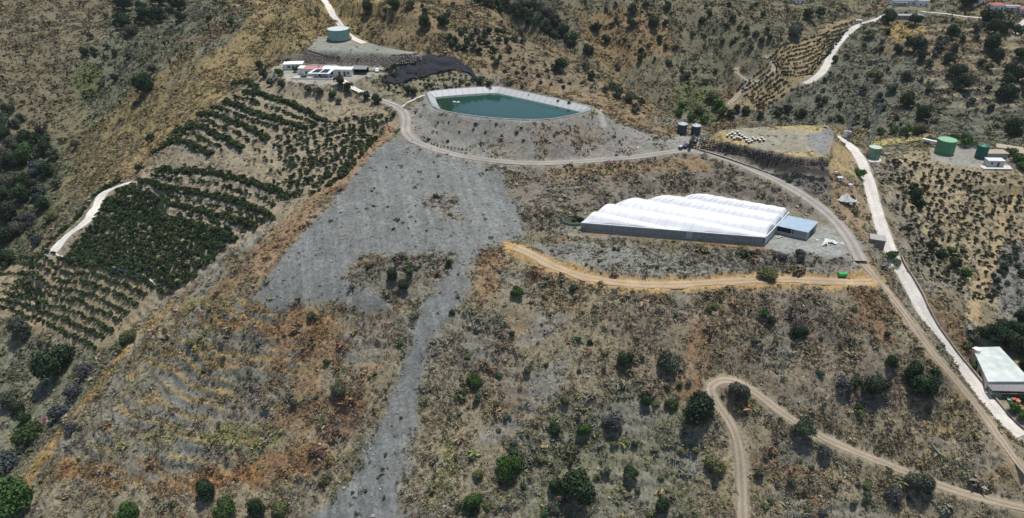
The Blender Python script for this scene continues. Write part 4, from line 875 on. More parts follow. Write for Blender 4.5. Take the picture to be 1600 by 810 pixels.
# ------------------------------------------------------------------ built things
class MB:
    def __init__(s): s.V = []; s.F = []
    def add(s, v, f):
        o = len(s.V); s.V += [tuple(p) for p in v]; s.F += [tuple(i + o for i in q) for q in f]; return s
    def box(s, x0, x1, y0, y1, z0, z1, rz=0, c=None):
        v = [(x, y, z) for z in (z0, z1) for x, y in ((x0, y0), (x1, y0), (x1, y1), (x0, y1))]
        if rz:
            cx, cy = c or ((x0 + x1) / 2, (y0 + y1) / 2); a, b = math.cos(rz), math.sin(rz)
            v = [(cx + (x - cx) * a - (y - cy) * b, cy + (x - cx) * b + (y - cy) * a, z) for x, y, z in v]
        return s.add(v, [(3, 2, 1, 0), (4, 5, 6, 7), (0, 1, 5, 4), (1, 2, 6, 5), (2, 3, 7, 6), (3, 0, 4, 7)])
    def prism(s, poly, z0, z1):
        n = len(poly); A_ = sum(poly[i][0] * poly[(i + 1) % n][1] - poly[(i + 1) % n][0] * poly[i][1] for i in range(n))
        if A_ < 0: poly = poly[::-1]
        zz0 = z0 if hasattr(z0, '__len__') else [z0] * n; zz1 = z1 if hasattr(z1, '__len__') else [z1] * n
        if A_ < 0: zz0 = list(zz0)[::-1]; zz1 = list(zz1)[::-1]
        v = [(p[0], p[1], zz0[i]) for i, p in enumerate(poly)] + [(p[0], p[1], zz1[i]) for i, p in enumerate(poly)]
        return s.add(v, [tuple(range(n))[::-1], tuple(range(n, 2 * n))] + [(i, (i + 1) % n, n + (i + 1) % n, n + i) for i in range(n)])
    def tube(s, path, r, sides=8, cap=True):
        r = r if hasattr(r, '__len__') else [r] * len(path); v, f = tube(path, r, sides)
        if cap: f = f + [tuple(range(sides))[::-1], tuple(range(len(v) - sides, len(v)))]
        return s.add(v, f)
    def cyl(s, x, y, z0, z1, r, sides=32, r1=None): return s.tube([(x, y, z0), (x, y, z1)], [r, r if r1 is None else r1], sides)
    def build(s, name, m, parent=None, smooth=False, bevel=0, **k):
        me = bpy.data.meshes.new(name); me.from_pydata(s.V, [], s.F); me.update(); me.materials.append(m)
        if smooth:
            for p in me.polygons: p.use_smooth = True
        o = link(name, me, parent, **k)
        if bevel:
            b = o.modifiers.new('bevel', 'BEVEL'); b.width = bevel; b.segments = 1
        return o
white = mat('white_render', (0.72,0.71,0.69), .8, var=.06, scale=1); offw = mat('dirty_white', (0.55,0.54,0.50), .85, scale=1.5, var=.12)
dkm = mat('dark_opening', (0.02,0.022,0.025), .5); glass = mat('window_glass', (0.03,0.04,0.05), .1, spec=.6)
film = mat('plastic_film', (0.74,0.75,0.76), .45, var=.035, scale=.25, spec=.4)
netgrey = mat('grey_netting', (0.20,0.205,0.20), .8, scale=1, var=.2, col2=(0.33,0.33,0.32)); galv = mat('galvanised', (0.42,0.46,0.50), .45, metal=.5, scale=1)
blockw = mat('concrete_block', (0.33,0.32,0.30), .9, scale=2, var=.12, bump=.2); stone = mat('field_stone', (0.10,0.088,0.078), .95, col2=(0.26,0.235,0.21), scale=1.3, bump=.4)
basalt = mat('dark_boulder', (0.045,0.042,0.042), .9, col2=(0.12,0.11,0.10), scale=.9, bump=.4)
wood = mat('weathered_wood', (0.22,0.17,0.12), .9, scale=3); black = mat('black_plastic', (0.025,0.027,0.03), .5)
redt = mat('red_tile', (0.38,0.15,0.11), .85, scale=2, var=.2); terr = mat('terracotta_floor', (0.42,0.22,0.19), .85, scale=1)
roofg = mat('grey_roof', (0.22,0.22,0.23), .8, scale=1); steel = mat('painted_steel', (0.30,0.33,0.36), .5, metal=.4)

# reservoir -----------------------------------------------------------
rc = np.array(RIM).mean(0); rim = [(p[0] - rc[0], p[1] - rc[1]) for p in RIM]
rs = smoothline(np.array([(*p, 0) for p in rim + rim[:1]]), 1.6, 1)[:-1, :2]
def inset(pl, d):
    n = len(pl); o = []
    area = sum(pl[i][0] * pl[(i + 1) % n][1] - pl[(i + 1) % n][0] * pl[i][1] for i in range(n)); sg = 1 if area > 0 else -1
    for i in range(n):
        a = np.array(pl[i - 1]); b = np.array(pl[(i + 1) % n]); t = b - a; t = t / (np.linalg.norm(t) + 1e-9)
        o.append((pl[i][0] - t[1] * d * sg, pl[i][1] + t[0] * d * sg))
    if d > 1.5:
        q_ = np.array(o); bad = sdf(pl, q_[:, 0], q_[:, 1]) > -(d * .93); good = np.nonzero(~bad)[0]
        for i in np.nonzero(bad)[0]: k_ = good[np.argmin(np.minimum(abs(good - i), n - abs(good - i)))]; o[i] = o[k_]
    return o
res = thing('reservoir', 'large kite shaped irrigation reservoir with pale liner, on top of the grey embankment', 'reservoir', (rc[0], rc[1], RZ))
def ring(l0, z0, l1, z1):
    n = len(l0); v = [(p[0], p[1], z0) for p in l0] + [(p[0], p[1], z1) for p in l1]
    return v, [(i, n + i, n + (i + 1) % n, (i + 1) % n) for i in range(n)]
out_ = inset(rs, -.35); inn = inset(rs, .25)
m = MB(); m.add(*ring(out_, -.45, inset(rs, -.25), .22)); m.add(*ring(inset(rs, -.25), .22, inn, .26)); 
m.build('rim', mat('rim_concrete', (0.27,0.30,0.32), .8, scale=1.2, var=.12), res)
m = MB(); m.add(*ring(inn, .24, inset(rs, 2.3), -1.0)); m.add(*ring(inset(rs, 2.3), -1.0, inset(rs, 6.2), -3.4)); m.add(*ring(inset(rs, 6.2), -3.4, inset(rs, 8), -4.5))
mt, t_, p_ = new_mat('pond_liner'); tc = t_.nodes.new('ShaderNodeTexCoord'); sx = t_.nodes.new('ShaderNodeSeparateXYZ'); t_.links.new(tc.outputs['Object'], sx.inputs[0])
mr = t_.nodes.new('ShaderNodeMapRange'); mr.inputs[1].default_value = -2.4; mr.inputs[2].default_value = -1.2; t_.links.new(sx.outputs[2], mr.inputs[0])
no = t_.nodes.new('ShaderNodeTexNoise'); no.inputs['Scale'].default_value = .5; no.inputs['Detail'].default_value = 5; t_.links.new(tc.outputs['Object'], no.inputs['Vector'])
ad = t_.nodes.new('ShaderNodeMath'); ad.operation = 'MULTIPLY_ADD'; ad.inputs[1].default_value = .8; t_.links.new(no.outputs[0], ad.inputs[0])
sb = t_.nodes.new('ShaderNodeMath'); sb.operation = 'SUBTRACT'; sb.inputs[1].default_value = .4; t_.links.new(mr.outputs[0], ad.inputs[2]); t_.links.new(ad.outputs[0], sb.inputs[0])
rp = t_.nodes.new('ShaderNodeValToRGB'); e = rp.color_ramp.elements; no.inputs['Scale'].default_value = .9; e[0].position = .1; e[0].color = (0.20,0.24,0.19,1); e[1].position = .7; e[1].color = (0.43,0.44,0.44,1)
t_.links.new(sb.outputs[0], rp.inputs[0]); t_.links.new(rp.outputs[0], p_.inputs['Base Color']); p_.inputs['Roughness'].default_value = .6
m.build('liner', mt, res)
sm = MB(); s2_ = inset(rs, 2.3); s6_ = inset(rs, 6.2)
for i in range(0, len(rs), 2): sm.tube([(*inn[i], .27), (*s2_[i], -.95), (s2_[i][0] * .5 + s6_[i][0] * .5, s2_[i][1] * .5 + s6_[i][1] * .5, -2.15)], .07, 4)
sm.build('liner_seams', mat('liner_weld', (0.24,0.25,0.26), .7), res)
wl = inset(rs, 3.5); wz = RZ - 1.75
mw, t_, p_ = new_mat('reservoir_water'); p_.inputs['Roughness'].default_value = .07; p_.inputs['Specular IOR Level'].default_value = .35
tc = t_.nodes.new('ShaderNodeTexCoord'); no = t_.nodes.new('ShaderNodeTexNoise'); no.inputs['Scale'].default_value = .07; no.inputs['Detail'].default_value = 3; t_.links.new(tc.outputs['Object'], no.inputs['Vector'])
sx = t_.nodes.new('ShaderNodeSeparateXYZ'); t_.links.new(tc.outputs['Object'], sx.inputs[0])
m1 = t_.nodes.new('ShaderNodeMapRange'); m1.inputs[1].default_value = -32; m1.inputs[2].default_value = 5; t_.links.new(sx.outputs[0], m1.inputs[0])
ad = t_.nodes.new('ShaderNodeMath'); ad.operation = 'MULTIPLY_ADD'; ad.inputs[1].default_value = .8; t_.links.new(no.outputs[0], ad.inputs[0]); t_.links.new(m1.outputs[0], ad.inputs[2])
rp = t_.nodes.new('ShaderNodeValToRGB'); e = rp.color_ramp.elements; e[0].position = .35; e[0].color = (0.016,0.036,0.018,1); e[1].position = 1.0; e[1].color = (0.015,0.058,0.044,1)
t_.links.new(ad.outputs[0], rp.inputs[0]); t_.links.new(rp.outputs[0], p_.inputs['Base Color'])
no2 = t_.nodes.new('ShaderNodeTexNoise'); no2.inputs['Scale'].default_value = 1.5; t_.links.new(tc.outputs['Object'], no2.inputs['Vector']); b = t_.nodes.new('ShaderNodeBump'); b.inputs['Strength'].default_value = .12; t_.links.new(no2.outputs[0], b.inputs['Height']); t_.links.new(b.outputs[0], p_.inputs['Normal'])
me = bpy.data.meshes.new('water'); wl = [p for i, p in enumerate(wl) if p != wl[i - 1]]; me.from_pydata([(p[0], p[1], 0) for p in wl], [], [tuple(range(len(wl)))]); me.materials.append(mw); wo = link('water', me, loc=(rc[0], rc[1], wz), kind='structure')
fo = inset(rs, -.45)
fn = thing('reservoir_fence', 'low wire fence on posts running round the reservoir rim', 'fence', (rc[0], rc[1], RZ))
mp = MB(); nf = len(fo)
for i in range(0, nf, 2): mp.cyl(fo[i][0], fo[i][1], .1, 1.75, .05, 5)
mp.build('posts', steel, fn); mr_ = MB()
for zz in (.7, 1.2, 1.7): mr_.tube([(p[0], p[1], zz) for p in fo + fo[:1]], .025, 4)
mr_.build('wire', mat('dark_rail', (0.05,0.06,0.075), .5), fn)
bx_, by_ = P(753, 149.5, wz + .2)
# float pair
for k_, (u, v) in enumerate([(710, 161), (716, 161.5)]):
    x, y = P(u, v, wz); MB().tube([(-.8, 0, .1), (-.4, .1, .35), (.4, 0, .35), (.8, -.1, .1)], [.2, .5, .45, .2], 8).build('pool_float', white, None, True, loc=(x, y, wz), rz=k_ * .7, label=('left' if k_ == 0 else 'right') + ' one of two white floats on the dark water', cat='float')

# greenhouse ------------------------------------------------------------
FLx, FRx, BRx, BLx = P(908, 347, 3.4), P(1196, 370, 3.4), P(1232, 331, 3.6), P(1100, 308, 3.6)
gc = ((FLx[0] + FRx[0]) / 2, (FLx[1] + FRx[1]) / 2 + 10)
L_ = lambda p: np.array([p[0] - gc[0], p[1] - gc[1]])
fl, fr, br, bl = map(L_, (FLx, FRx, BRx, BLx))
gh = thing('greenhouse', 'large greenhouse under scalloped white plastic film on the levelled bench', 'greenhouse', (gc[0], gc[1], GH_Z))
dv = (br - bl) / np.linalg.norm(br - bl); pv = np.array([-dv[1], dv[0]])
p0, p1 = fl @ pv, max(bl @ pv, br @ pv); wsp = (p1 - p0) / 5.0
nu, nv_ = 120, 140; V = []
LE = [fl] + [L_(P(u_q, v_q, 3.7)) for u_q, v_q in ((928,333.5),(953,321),(1001,313),(1056,310))] + [bl]
vp = [q_ @ pv for q_ in LE]; vp[-1] = p1
le_l = np.concatenate([[0], np.cumsum([np.linalg.norm(LE[i + 1] - LE[i]) for i in range(5)])]); le_l /= le_l[-1]
def ledge(t): return np.array([np.interp(t, le_l, [q_[0] for q_ in LE]), np.interp(t, le_l, [q_[1] for q_ in LE])])
print('span edges', [round(float(a_), 1) for a_ in vp])
def dseg(p, a, b):
    e = b - a; t = max(0, min(1, (p - a) @ e / (e @ e))); return np.linalg.norm(p - a - e * t)
for j in range(nv_ + 1):
    for i in range(nu + 1):
        s, t = i / nu, j / nv_; p = ledge(t) * (1 - s) + (fr * (1 - t) + br * t) * s
        ph = np.interp(p @ pv, vp, range(6)); ar = abs(math.sin(math.pi * ph)) ** .75
        df = min(1, dseg(p, fl, fr) / 5.0); dl = min(1, min(dseg(p, LE[k_], LE[k_ + 1]) for k_ in range(5)) / 1.8); dr = min(1, dseg(p, fr, br) / 1.2); db = min(1, dseg(p, bl, br) / 2.0)
        ease = lambda q_: math.sin(q_ * math.pi / 2) ** .8 if q_ > 0 else 0
        z = 3.25 + (0.35 + 2.35 * ar) * ease(df) * ease(dl) * (.25 + .75 * ease(dr)) * ease(db) + .10 * math.sin(s * 46) * ar
        V.append((p[0], p[1], z))
F_ = [(j * (nu + 1) + i, j * (nu + 1) + i + 1, (j + 1) * (nu + 1) + i + 1, (j + 1) * (nu + 1) + i) for j in range(nv_) for i in range(nu)]
m = MB().add(V, F_); ro = m.build('roof_film', film, gh, True); sl = ro.modifiers.new('thick', 'SOLIDIFY'); sl.thickness = .06
def wallseg(a, b, z0, z1, th, name, m_, parent, off=0):
    e = (b - a) / np.linalg.norm(b - a); n = np.array([e[1], -e[0]]) * th; o = np.array([e[1], -e[0]]) * off
    return MB().prism([tuple(a + o), tuple(b + o), tuple(b + o + n), tuple(a + o + n)], z0, z1).build(name, m_, parent)
wallseg(fl + .2, fr + [-.2, .2], -.3, 3.2, .12, 'front_netting', netgrey, gh); [wallseg(LE[k_ + 1], LE[k_], -.3, 3.2, -.12, 'end_film', film, gh) for k_ in range(5)]
wallseg(fr, br, -.3, 3.3, .12, 'end_wall', mat('translucent_film', (0.48,0.48,0.47), .5), gh); wallseg(bl, br, -.3, 3.2, .12, 'rear_netting', netgrey, gh)
wallseg(fl, fr, 3.12, 3.42, .35, 'front_gutter', film, gh, .15); wallseg(fr, br, 3.2, 3.65, .3, 'side_gutter', film, gh, .1)
wallseg(fl, fr, -.3, .5, .1, 'base_curb', blockw, gh, .16)
for k_ in range(17):
    s = k_ / 16; p = fl * (1 - s) + fr * s; MB().box(p[0] - .07, p[0] + .07, p[1] - .30, p[1] - .16, -.2, 3.2).build('post', galv, gh)
p = fl * .45 + fr * .55; MB().box(-1.1, 1.1, -.1, .1, 0, 2.9).build('door', mat('door_film', (0.40,0.41,0.42), .6), gh, loc=(p[0] + 3, p[1] - .55, 0), rz=math.atan2(fr[1] - fl[1], fr[0] - fl[0]))
bt = MB()
for i in range(6, nu, 6): bt.tube([(V[j * (nu + 1) + i][0], V[j * (nu + 1) + i][1], V[j * (nu + 1) + i][2] + .05) for j in range(2, nv_ - 1, 2)], .055, 4)
bt.build('hoop_battens', mat('film_batten', (0.62,0.63,0.64), .6), gh)
# round planted tank at the greenhouse end
x, y = P(897, 345, 0.6); t = thing('planter_tank', 'round green rimmed tank full of leafy plants at the left end of the greenhouse', 'tank', (x, y, 0))
m = MB(); n_ = 28; ra, rb = 4.1, 3.9
o1 = [(ra * math.cos(6.283 * i / n_), .8 * ra * math.sin(6.283 * i / n_)) for i in range(n_)]; i1 = [(rb * math.cos(6.283 * i / n_), .8 * rb * math.sin(6.283 * i / n_)) for i in range(n_)]
m.add(*ring(o1, -.5, o1, 1.0)); m.add(*ring(o1, 1.0, i1, 1.0)); m.add(*ring(i1, 1.0, i1, .3)); m.build('wall', mat('green_liner', (0.10,0.22,0.17), .6), t)
MB().prism(i1, .2, .55).build('soil', mat('dark_soil', (0.05,0.045,0.03), .9), t)
for k_, (dx, dy) in enumerate(((.2, -.3), (1.6, .5), (2.3, -.4), (1.0, 1.4))):
    c = link('plant', CR['g', 0, k_ % 3], t); c.location = (dx, dy, 1.0); c.scale = (1.4, 1.3, 1.1 + .35 * k_)

# shed beside the greenhouse
sh = [P(1213, 352, 3.3), P(1263, 363, 3.3), P(1279, 347, 3.5), P(1231, 337, 3.5)]; sc_ = np.array(sh).mean(0); q = [(p[0] - sc_[0], p[1] - sc_[1]) for p in sh]
t = thing('metal_shed', 'blue grey sheet roofed shed joined to the right end of the greenhouse', 'shed', (sc_[0], sc_[1], 0))
MB().prism(q, [3.0, 3.0, 3.4, 3.4], [3.12, 3.12, 3.52, 3.52]).build('roof', mat('blue_sheet', (0.36,0.46,0.54), .4, metal=.3, scale=.8, var=.1), t)
q2 = inset(q, .3); a, b, c, d = map(np.array, q2)
for (s_, e_, z_) in ((b, c, 3.1), (c, d, 3.3)): wallseg(s_, e_, -.3, z_, -.15, 'wall', blockw, t)
wallseg(a, b, -.3, 1.2, -.15, 'low_wall', blockw, t); wallseg(a * .45 + b * .55, b, 1.2, 3.0, -.12, 'grey_panel', mat('grey_panel', (0.24,0.25,0.26), .6), t)
wallseg(a * .98 + b * .02, a * .45 + b * .55, 1.2, 2.95, -.05, 'opening', dkm, t, -.5)
for f in (0.01, .5, .99):
    pp = a * (1 - f) + b * f; MB().box(pp[0] - .1, pp[0] + .1, pp[1] - .12, pp[1] + .08, -.2, 3.05).build('post', galv, t)
wallseg(b * .7 + c * .3, b * .3 + c * .7, 0, 2.4, .05, 'door', dkm, t, .02)
# rubbish by the shed
def heap(name, lab, cat, u, v, z, n, spread, s0, s1, m_, seed, group=None, sx=1.0):
    rd = random.Random(seed); x, y = P(u, v, z); m = MB()
    for _ in range(n):
        a = rd.gauss(0, spread) * sx, rd.gauss(0, spread * .55); s = rd.uniform(s0, s1); hgt = max(0, 1.0 - math.hypot(*a) / (spread * 2.2)) * spread * .45
        Vr, Fr, _c = rock(rd.randrange(99)); Vr = Vr * np.array([s, s * rd.uniform(.5, 1), s * rd.uniform(.35, .8)]); an = rd.uniform(0, 6.28)
        m.add([(a[0] + p[0] * math.cos(an) - p[1] * math.sin(an), a[1] + p[0] * math.sin(an) + p[1] * math.cos(an), max(-.4, p[2] + hgt)) for p in Vr], [tuple(f) for f in Fr])
    return m.build(name, m_, None, loc=(x, y, z), label=lab, cat=cat)
heap('plastic_heap', 'crumpled white plastic scattered on the ground right of the shed', 'rubbish heap', 1297, 380, 0, 60, 1.35, .35, .8, white, 4)
heap('plastic_scrap', 'small white plastic scraps in front of the shed opening', 'rubbish heap', 1217, 371, 0, 16, .9, .2, .5, offw, 5)
heap('stone_pile', 'long pile of pale brown stones beside the pond track', 'stone pile', 984, 235, 7.4, 90, 2.9, .25, .6, mat('pale_stone', (0.34,0.30,0.25), .9, scale=1, var=.25), 6, sx=1.3)
heap('filled_bags', 'white bags at the right end of the stone pile', 'bags', 996, 232, 7.6, 12, .7, .35, .7, white, 7)
x, y = P(1026, 227, 8); c = heap('green_netting', 'heap of crumpled dark green netting beside the pond track', 'netting', 1025, 228, 8, 70, 1.7, .3, .7, mat('green_net', (0.02,0.10,0.075), .7, scale=2, var=.25), 8)
heap('rubble', 'pale debris beside the track between the netting heap and the twin tanks', 'debris', 1052, 218, 8.0, 14, .8, .2, .5, mat('pale_stone', (0.3, .28, .25)), 9)
x, y, z = G(1305, 386); heap('rubble', 'dark scraps lying on the white plastic by the shed', 'debris', 1290, 384, 0.1, 8, .9, .2, .4, black, 10)

# stone retaining walls
def stonewall(name, lab, px, z0, z1, s, m_, rows_, seed, lean=.25, world=None):
    if world is not None: pl = world
    else:
        w_ = [P(u, v, z0) for u, v in px]; pl = smoothline(np.array([(x, y, z0) for x, y in w_]), s * 1.15, 1)
    o = pl[len(pl) // 2]; rd = random.Random(seed); m = MB(); n = len(pl)
    for i in range(n):
        f = i / max(1, n - 1); hh = z1[0] * (1 - f) + z1[1] * f; k = max(1, round(hh / (s * .7)))
        t = pl[min(i + 1, n - 1)] - pl[max(i - 1, 0)]; tl = math.hypot(t[0], t[1]) + 1e-9; nn_ = (t[1] / tl, -t[0] / tl); out0 = 1.0 if s >= .9 else 0
        for j in range(k):
            zz = -hh + (j + .5) * hh / k; s_ = s * rd.uniform(.6, .95); off = lean * (-zz) + out0
            Vr, Fr, _c = rock(rd.randrange(999)); ax = rd.uniform(0, 6.28); jx = rd.gauss(0, s * .18)
            Vr = Vr * [s_, s_ * .9, s_ * .75]
            m.add([(pl[i][0] - o[0] + nn_[0] * off + t[0] / tl * jx + p[0] * math.cos(ax) - p[1] * math.sin(ax), pl[i][1] - o[1] + nn_[1] * off + t[1] / tl * jx + p[0] * math.sin(ax) + p[1] * math.cos(ax), zz + p[2] + rd.gauss(0, .06)) for p in Vr], [tuple(f_) for f_ in Fr])
    return m.build(name, m_, None, loc=tuple(o), label=lab, cat='wall')
stonewall('boulder_wall', 'long wall of dark boulders holding up the flat straw coloured field', [(1088,212),(1120,219),(1168,230),(1210,239),(1247,247),(1293,251)], PLT_Z + .4, (4.8, 2.0), 1.0, basalt, 4, 1, .33)
stonewall('boulder_wall', 'short dark dry stone facing at the left end of the boulder wall', [(1088,212),(1085,216),(1084,219)], PLT_Z + .2, (4, 4), .9, basalt, 4, 2, .1)
stonewall('stone_bank_wall', 'rough stone bank holding the gravel terrace of the green tank above the farmhouse', [(482,80),(500,86),(535,89),(570,89),(605,88),(648,86)], TANK_Z + .1, (4.2, 3.2), .9, stone, 4, 3, .8)
stonewall('stone_edge_wall', 'low dark stone edging on the left half of the gravel terrace', [(482,78),(500,84),(512,87),(530,88)], TANK_Z + .7, (.9, .9), .6, basalt, 1, 4)
stonewall('stone_edge_wall', 'low dark stone edging on the right half of the gravel terrace', [(612,86),(632,85.5),(650,84)], TANK_Z + .5, (.8, .8), .6, basalt, 1, 5)
pl = wline([(646,203),(655,213),(680,226),(710,236),(735,241)]); pl[:, 2] = gsample(H, pl[:, 0], pl[:, 1]) + .8
stonewall('track_side_wall', 'low dark stone wall along the inner edge of the pond track', None, 0, (1.3, .8), .6, basalt, 2, 6, 0, world=pl)

# tanks -----------------------------------------------------------------
def tank(name, lab, u, v, z, r, h, m_, roof=None, m2=None, ribs=5, lid=None, base=None, group=None, pipe=False):
    x, y = P(u, v, z); y += r * .9; t = thing(name, lab, 'tank', (x, y, z), group=group); m = MB(); n = 40
    m.cyl(0, 0, -.3, h, r, n); m.build('shell', m_, t, False)
    rb = MB()
    for k in range(ribs): rb.add(*tube([(r * 1.0 * math.cos(6.2832 * i / n), r * math.sin(6.2832 * i / n), h * (k + .9) / ribs - .05) for i in range(n + 1)], [.05] * (n + 1), 4))
    rb.build('hoops', m_, t)
    if roof == 'cone': MB().tube([(0, 0, h), (0, 0, h + r * .38), (0, 0, h + r * .42)], [r * 1.04, r * .15, .1], n).build('roof', m2, t)
    elif roof == 'flat':
        MB().cyl(0, 0, h - .02, h + .12, r * .985, n).build('cover', m2, t); rr_ = MB(); rr_.add(*ring([(r * 1.05 * math.cos(6.2832 * i / n), r * 1.05 * math.sin(6.2832 * i / n)) for i in range(n)], h + .2, [(r * .96 * math.cos(6.2832 * i / n), r * .96 * math.sin(6.2832 * i / n)) for i in range(n)], h + .2)); rr_.build('rim', m_, t)
    l = MB()
    for sx_ in (-.25, .25): l.tube([(r * .6 + sx_, -r * .82, 0), (r * .6 + sx_, -r * .82, h + .6)], .03, 4)
    for k in range(int(h / .4)): l.tube([(r * .6 - .25, -r * .82, .3 + k * .4), (r * .6 + .25, -r * .82, .3 + k * .4)], .02, 4)
    l.build('ladder', galv, t); return t
gt = mat('sea_green_sheet', (0.22,0.36,0.31), .5, scale=.8, var=.15); gt2 = mat('leaf_green_sheet', (0.10,0.26,0.13), .5, scale=.7, var=.15); gt3 = mat('bottle_green', (0.015,0.115,0.085), .5, scale=.7, var=.12)
dkb = mat('dark_blue_grey', (0.045,0.058,0.072), .5, scale=.8, var=.15)
x, y = P(527, 66, TANK_Z); 
m = MB(); m.cyl(0, 0, -.6, 1.1, 6.4, 40); tb = m.build('tank_plinth', stone, None, False, loc=(x, y + 5.6, TANK_Z), label='round rough stone plinth under the sea green tank', cat='plinth')
tank('water_tank', 'wide sea green round tank on a stone plinth above the farmhouse', 527, 66 - 3, TANK_Z + 1.1, 5.6, 4.6, gt, 'flat', mat('pale_cover', (0.5,0.55,0.55), .6), 5)
tank('water_tank', 'left of the twin dark tanks with pale cone roofs', 1066.5, 211, 8, 2.05, 4.4, dkb, 'cone', mat('pale_blue_roof', (0.38,0.42,0.46), .5))
tank('water_tank', 'right of the twin dark tanks, next to the boulder wall', 1088, 211.5, 8, 2.0, 3.8, dkb, 'cone', mat('pale_blue_roof', (0.38,0.42,0.46), .5))
tank('water_tank', 'largest leaf green tank behind the right hand orchard', 1481, 243, TKS_Z, 3.9, 6.0, gt2, 'flat', mat('green_cover', (0.22,0.40,0.24), .6), 6)
tank('water_tank', 'bottle green tank with cone roof beside the small white hut', 1535.5, 249, TKS_Z, 2.3, 5.6, gt3, 'cone', gt3)
tank('water_tank', 'small green tank by the concrete road beside the pylon foot', 1367.5, 250, TK3_Z, 2.6, 4.8, mat('grey_green_sheet', (0.17,0.29,0.19), .6, scale=.8, var=.12), 'flat', mat('pale_green_cover', (0.42,0.50,0.40), .6))
x, y = P(1366, 252, TK3_Z); MB().cyl(0, 0, -.5, .12, 3.6, 24).build('tank_slab', offw, None, loc=(x, y + 2.2, TK3_Z), label='pale concrete slab under the small green tank by the road', cat='slab')
x, y, z = G(1355, 243); t = thing('pump_box', 'white pump box with red lid beside the small green tank', 'box', (x, y, z)); MB().box(-1, 1, -.8, .8, -.3, 2.2).build('body', white, t); MB().box(-1.1, 1.1, -.9, .9, 2.2, 2.6).build('lid', mat('red_lid', (0.55,0.06,0.07), .5), t)

# farmhouse --------------------------------------------------------------
def house(name, lab, u, v, z, rz, blocks, roofs, wins, doors=(), extra=None, wm=white, cat='house'):
    x, y = P(u, v, z); t = thing(name, lab, cat, (x, y, z), rz)
    for b in blocks: MB().box(*b).build('wall', wm, t)
    for b, m_ in roofs: MB().box(*b).build('roof', m_, t)
    for (xx, yy, z0, ww, hh, ax) in wins:
        f = MB(); f.box(xx - ww / 2 - .1, xx + ww / 2 + .1, yy - .07, yy + .02, z0 - .1, z0 + hh + .1) if ax == 0 else f.box(xx - .02, xx + .07, yy - ww / 2 - .1, yy + ww / 2 + .1, z0 - .1, z0 + hh + .1)
        w_ = f.build('window', offw, t); g_ = MB(); g_.box(xx - ww / 2, xx + ww / 2, yy - .1, yy - .03, z0, z0 + hh) if ax == 0 else g_.box(xx + .03, xx + .1, yy - ww / 2, yy + ww / 2, z0, z0 + hh); g_.build('pane', glass, w_)
    for (xx, yy, ww, hh) in doors: MB().box(xx - ww / 2, xx + ww / 2, yy - .08, yy + .02, 0, hh).build('door', mat('door_wood', (0.13,0.08,0.05), .7), t)
    return t
# scale here about 3.2 photo pixels per metre
hs = house('farmhouse', 'white flat roofed farmhouse with a pink roof terrace and solar porch', 500, 123, HOUSE_Z, -.06,
    [(-9, 6.5, 3.5, 10, -.5, 3.1), (6.5, 14, 4.5, 9, -.5, 3.0), (-12, -8.6, 6, 10.5, -.5, 2.9), (-8.2, 6, 10.05, 10.2, 3.1, 3.7)],
    [((-9.2, -.2, 3.4, 10.1, 3.1, 3.3), terr), ((-.2, 6.8, 3.4, 10.1, 3.1, 3.34), white), ((6.3, 14.2, 4.3, 9.2, 3.0, 3.22), white), ((-12.2, -8.5, 5.8, 10.7, 2.9, 3.08), white)],
    [(-7, 3.5, 1, 1.6, 1.2, 0), (-3.5, 3.5, 1, 1.6, 1.2, 0), (1.2, 3.5, .9, 2.0, 1.4, 0), (12.3, 4.5, 1, 1.2, 1.1, 0), (5.0, 3.5, 1, 1.0, 1.2, 0)], [(8.2, 4.5, 1.1, 2.2), (10.6, 4.5, 1.0, 2.2), (-1.2, 3.5, 1.2, 2.2)])
po = MB().prism([(-5.5, -1.2), (5.0, -1.2), (6.4, 3.6), (-2.8, 3.6)], [2.5, 2.5, 3.5, 3.5], [2.68, 2.68, 3.68, 3.68]).build('porch_roof', white, hs)
for k in range(2): MB().prism([(-3.6 + k * 4.0, -.4), (-.1 + k * 4.0, -.4), (1.0 + k * 3.7, 3.0), (-1.9 + k * 3.8, 3.0)], [2.88, 2.88, 3.58, 3.58], [2.95, 2.95, 3.65, 3.65]).build('solar_panel', mat('solar_cells', (0.015,0.02,0.045), .25, spec=.6, scale=3), po)
for xx in (-5.2, -.3, 4.7): MB().box(xx - .1, xx + .1, -1.1, -.9, 0, 2.5).build('porch_post', white, hs)
MB().box(-13, 7, -1.8, 3.4, -.6, .12).build('terrace', mat('terrace_paving', (0.45,0.42,0.38), .8, scale=2), hs); MB().box(-2.4, -2.0, 7, 7.4, 3.3, 4.1).build('chimney', redt, hs)
MB().box(-13, 7, -2.0, -1.8, -.6, .7).build('terrace_wall', white, hs)
house('annex', 'small white flat roofed annex left of the farmhouse behind the garden trees', 457, 112, HOUSE_Z, .1, [(-4.5, 4.5, 3, 8, -.5, 2.6)], [((-4.8, 4.8, 2.6, 8.2, 2.6, 2.85), white)], [(-2, 3, 1, 1.4, 1, 0), (2, 3, 1, 1, 1, 0)], [(0, 3, 1, 2)], cat='annex')
t = thing('carport', 'dark open carport at the right end of the farmhouse', 'carport', (*P(560, 117, HOUSE_Z), HOUSE_Z), -.05)
MB().prism([(-4, 0), (4, 0), (4, 5), (-4, 5)], [2.5, 2.5, 2.9, 2.9], [2.62, 2.62, 3.02, 3.02]).build('roof', roofg, t)
for xx, yy in ((-3.8, .2), (3.8, .2), (-3.8, 4.8), (3.8, 4.8)): MB().box(xx - .08, xx + .08, yy - .08, yy + .08, -.1, 2.6).build('post', black, t)
MB().box(-4, 4, 4.85, 5, -.2, 2.8).build('back_wall', dkm, t); MB().box(-4.05, -3.9, .4, 4.8, -.2, 2.6).build('side_wall', white, t)

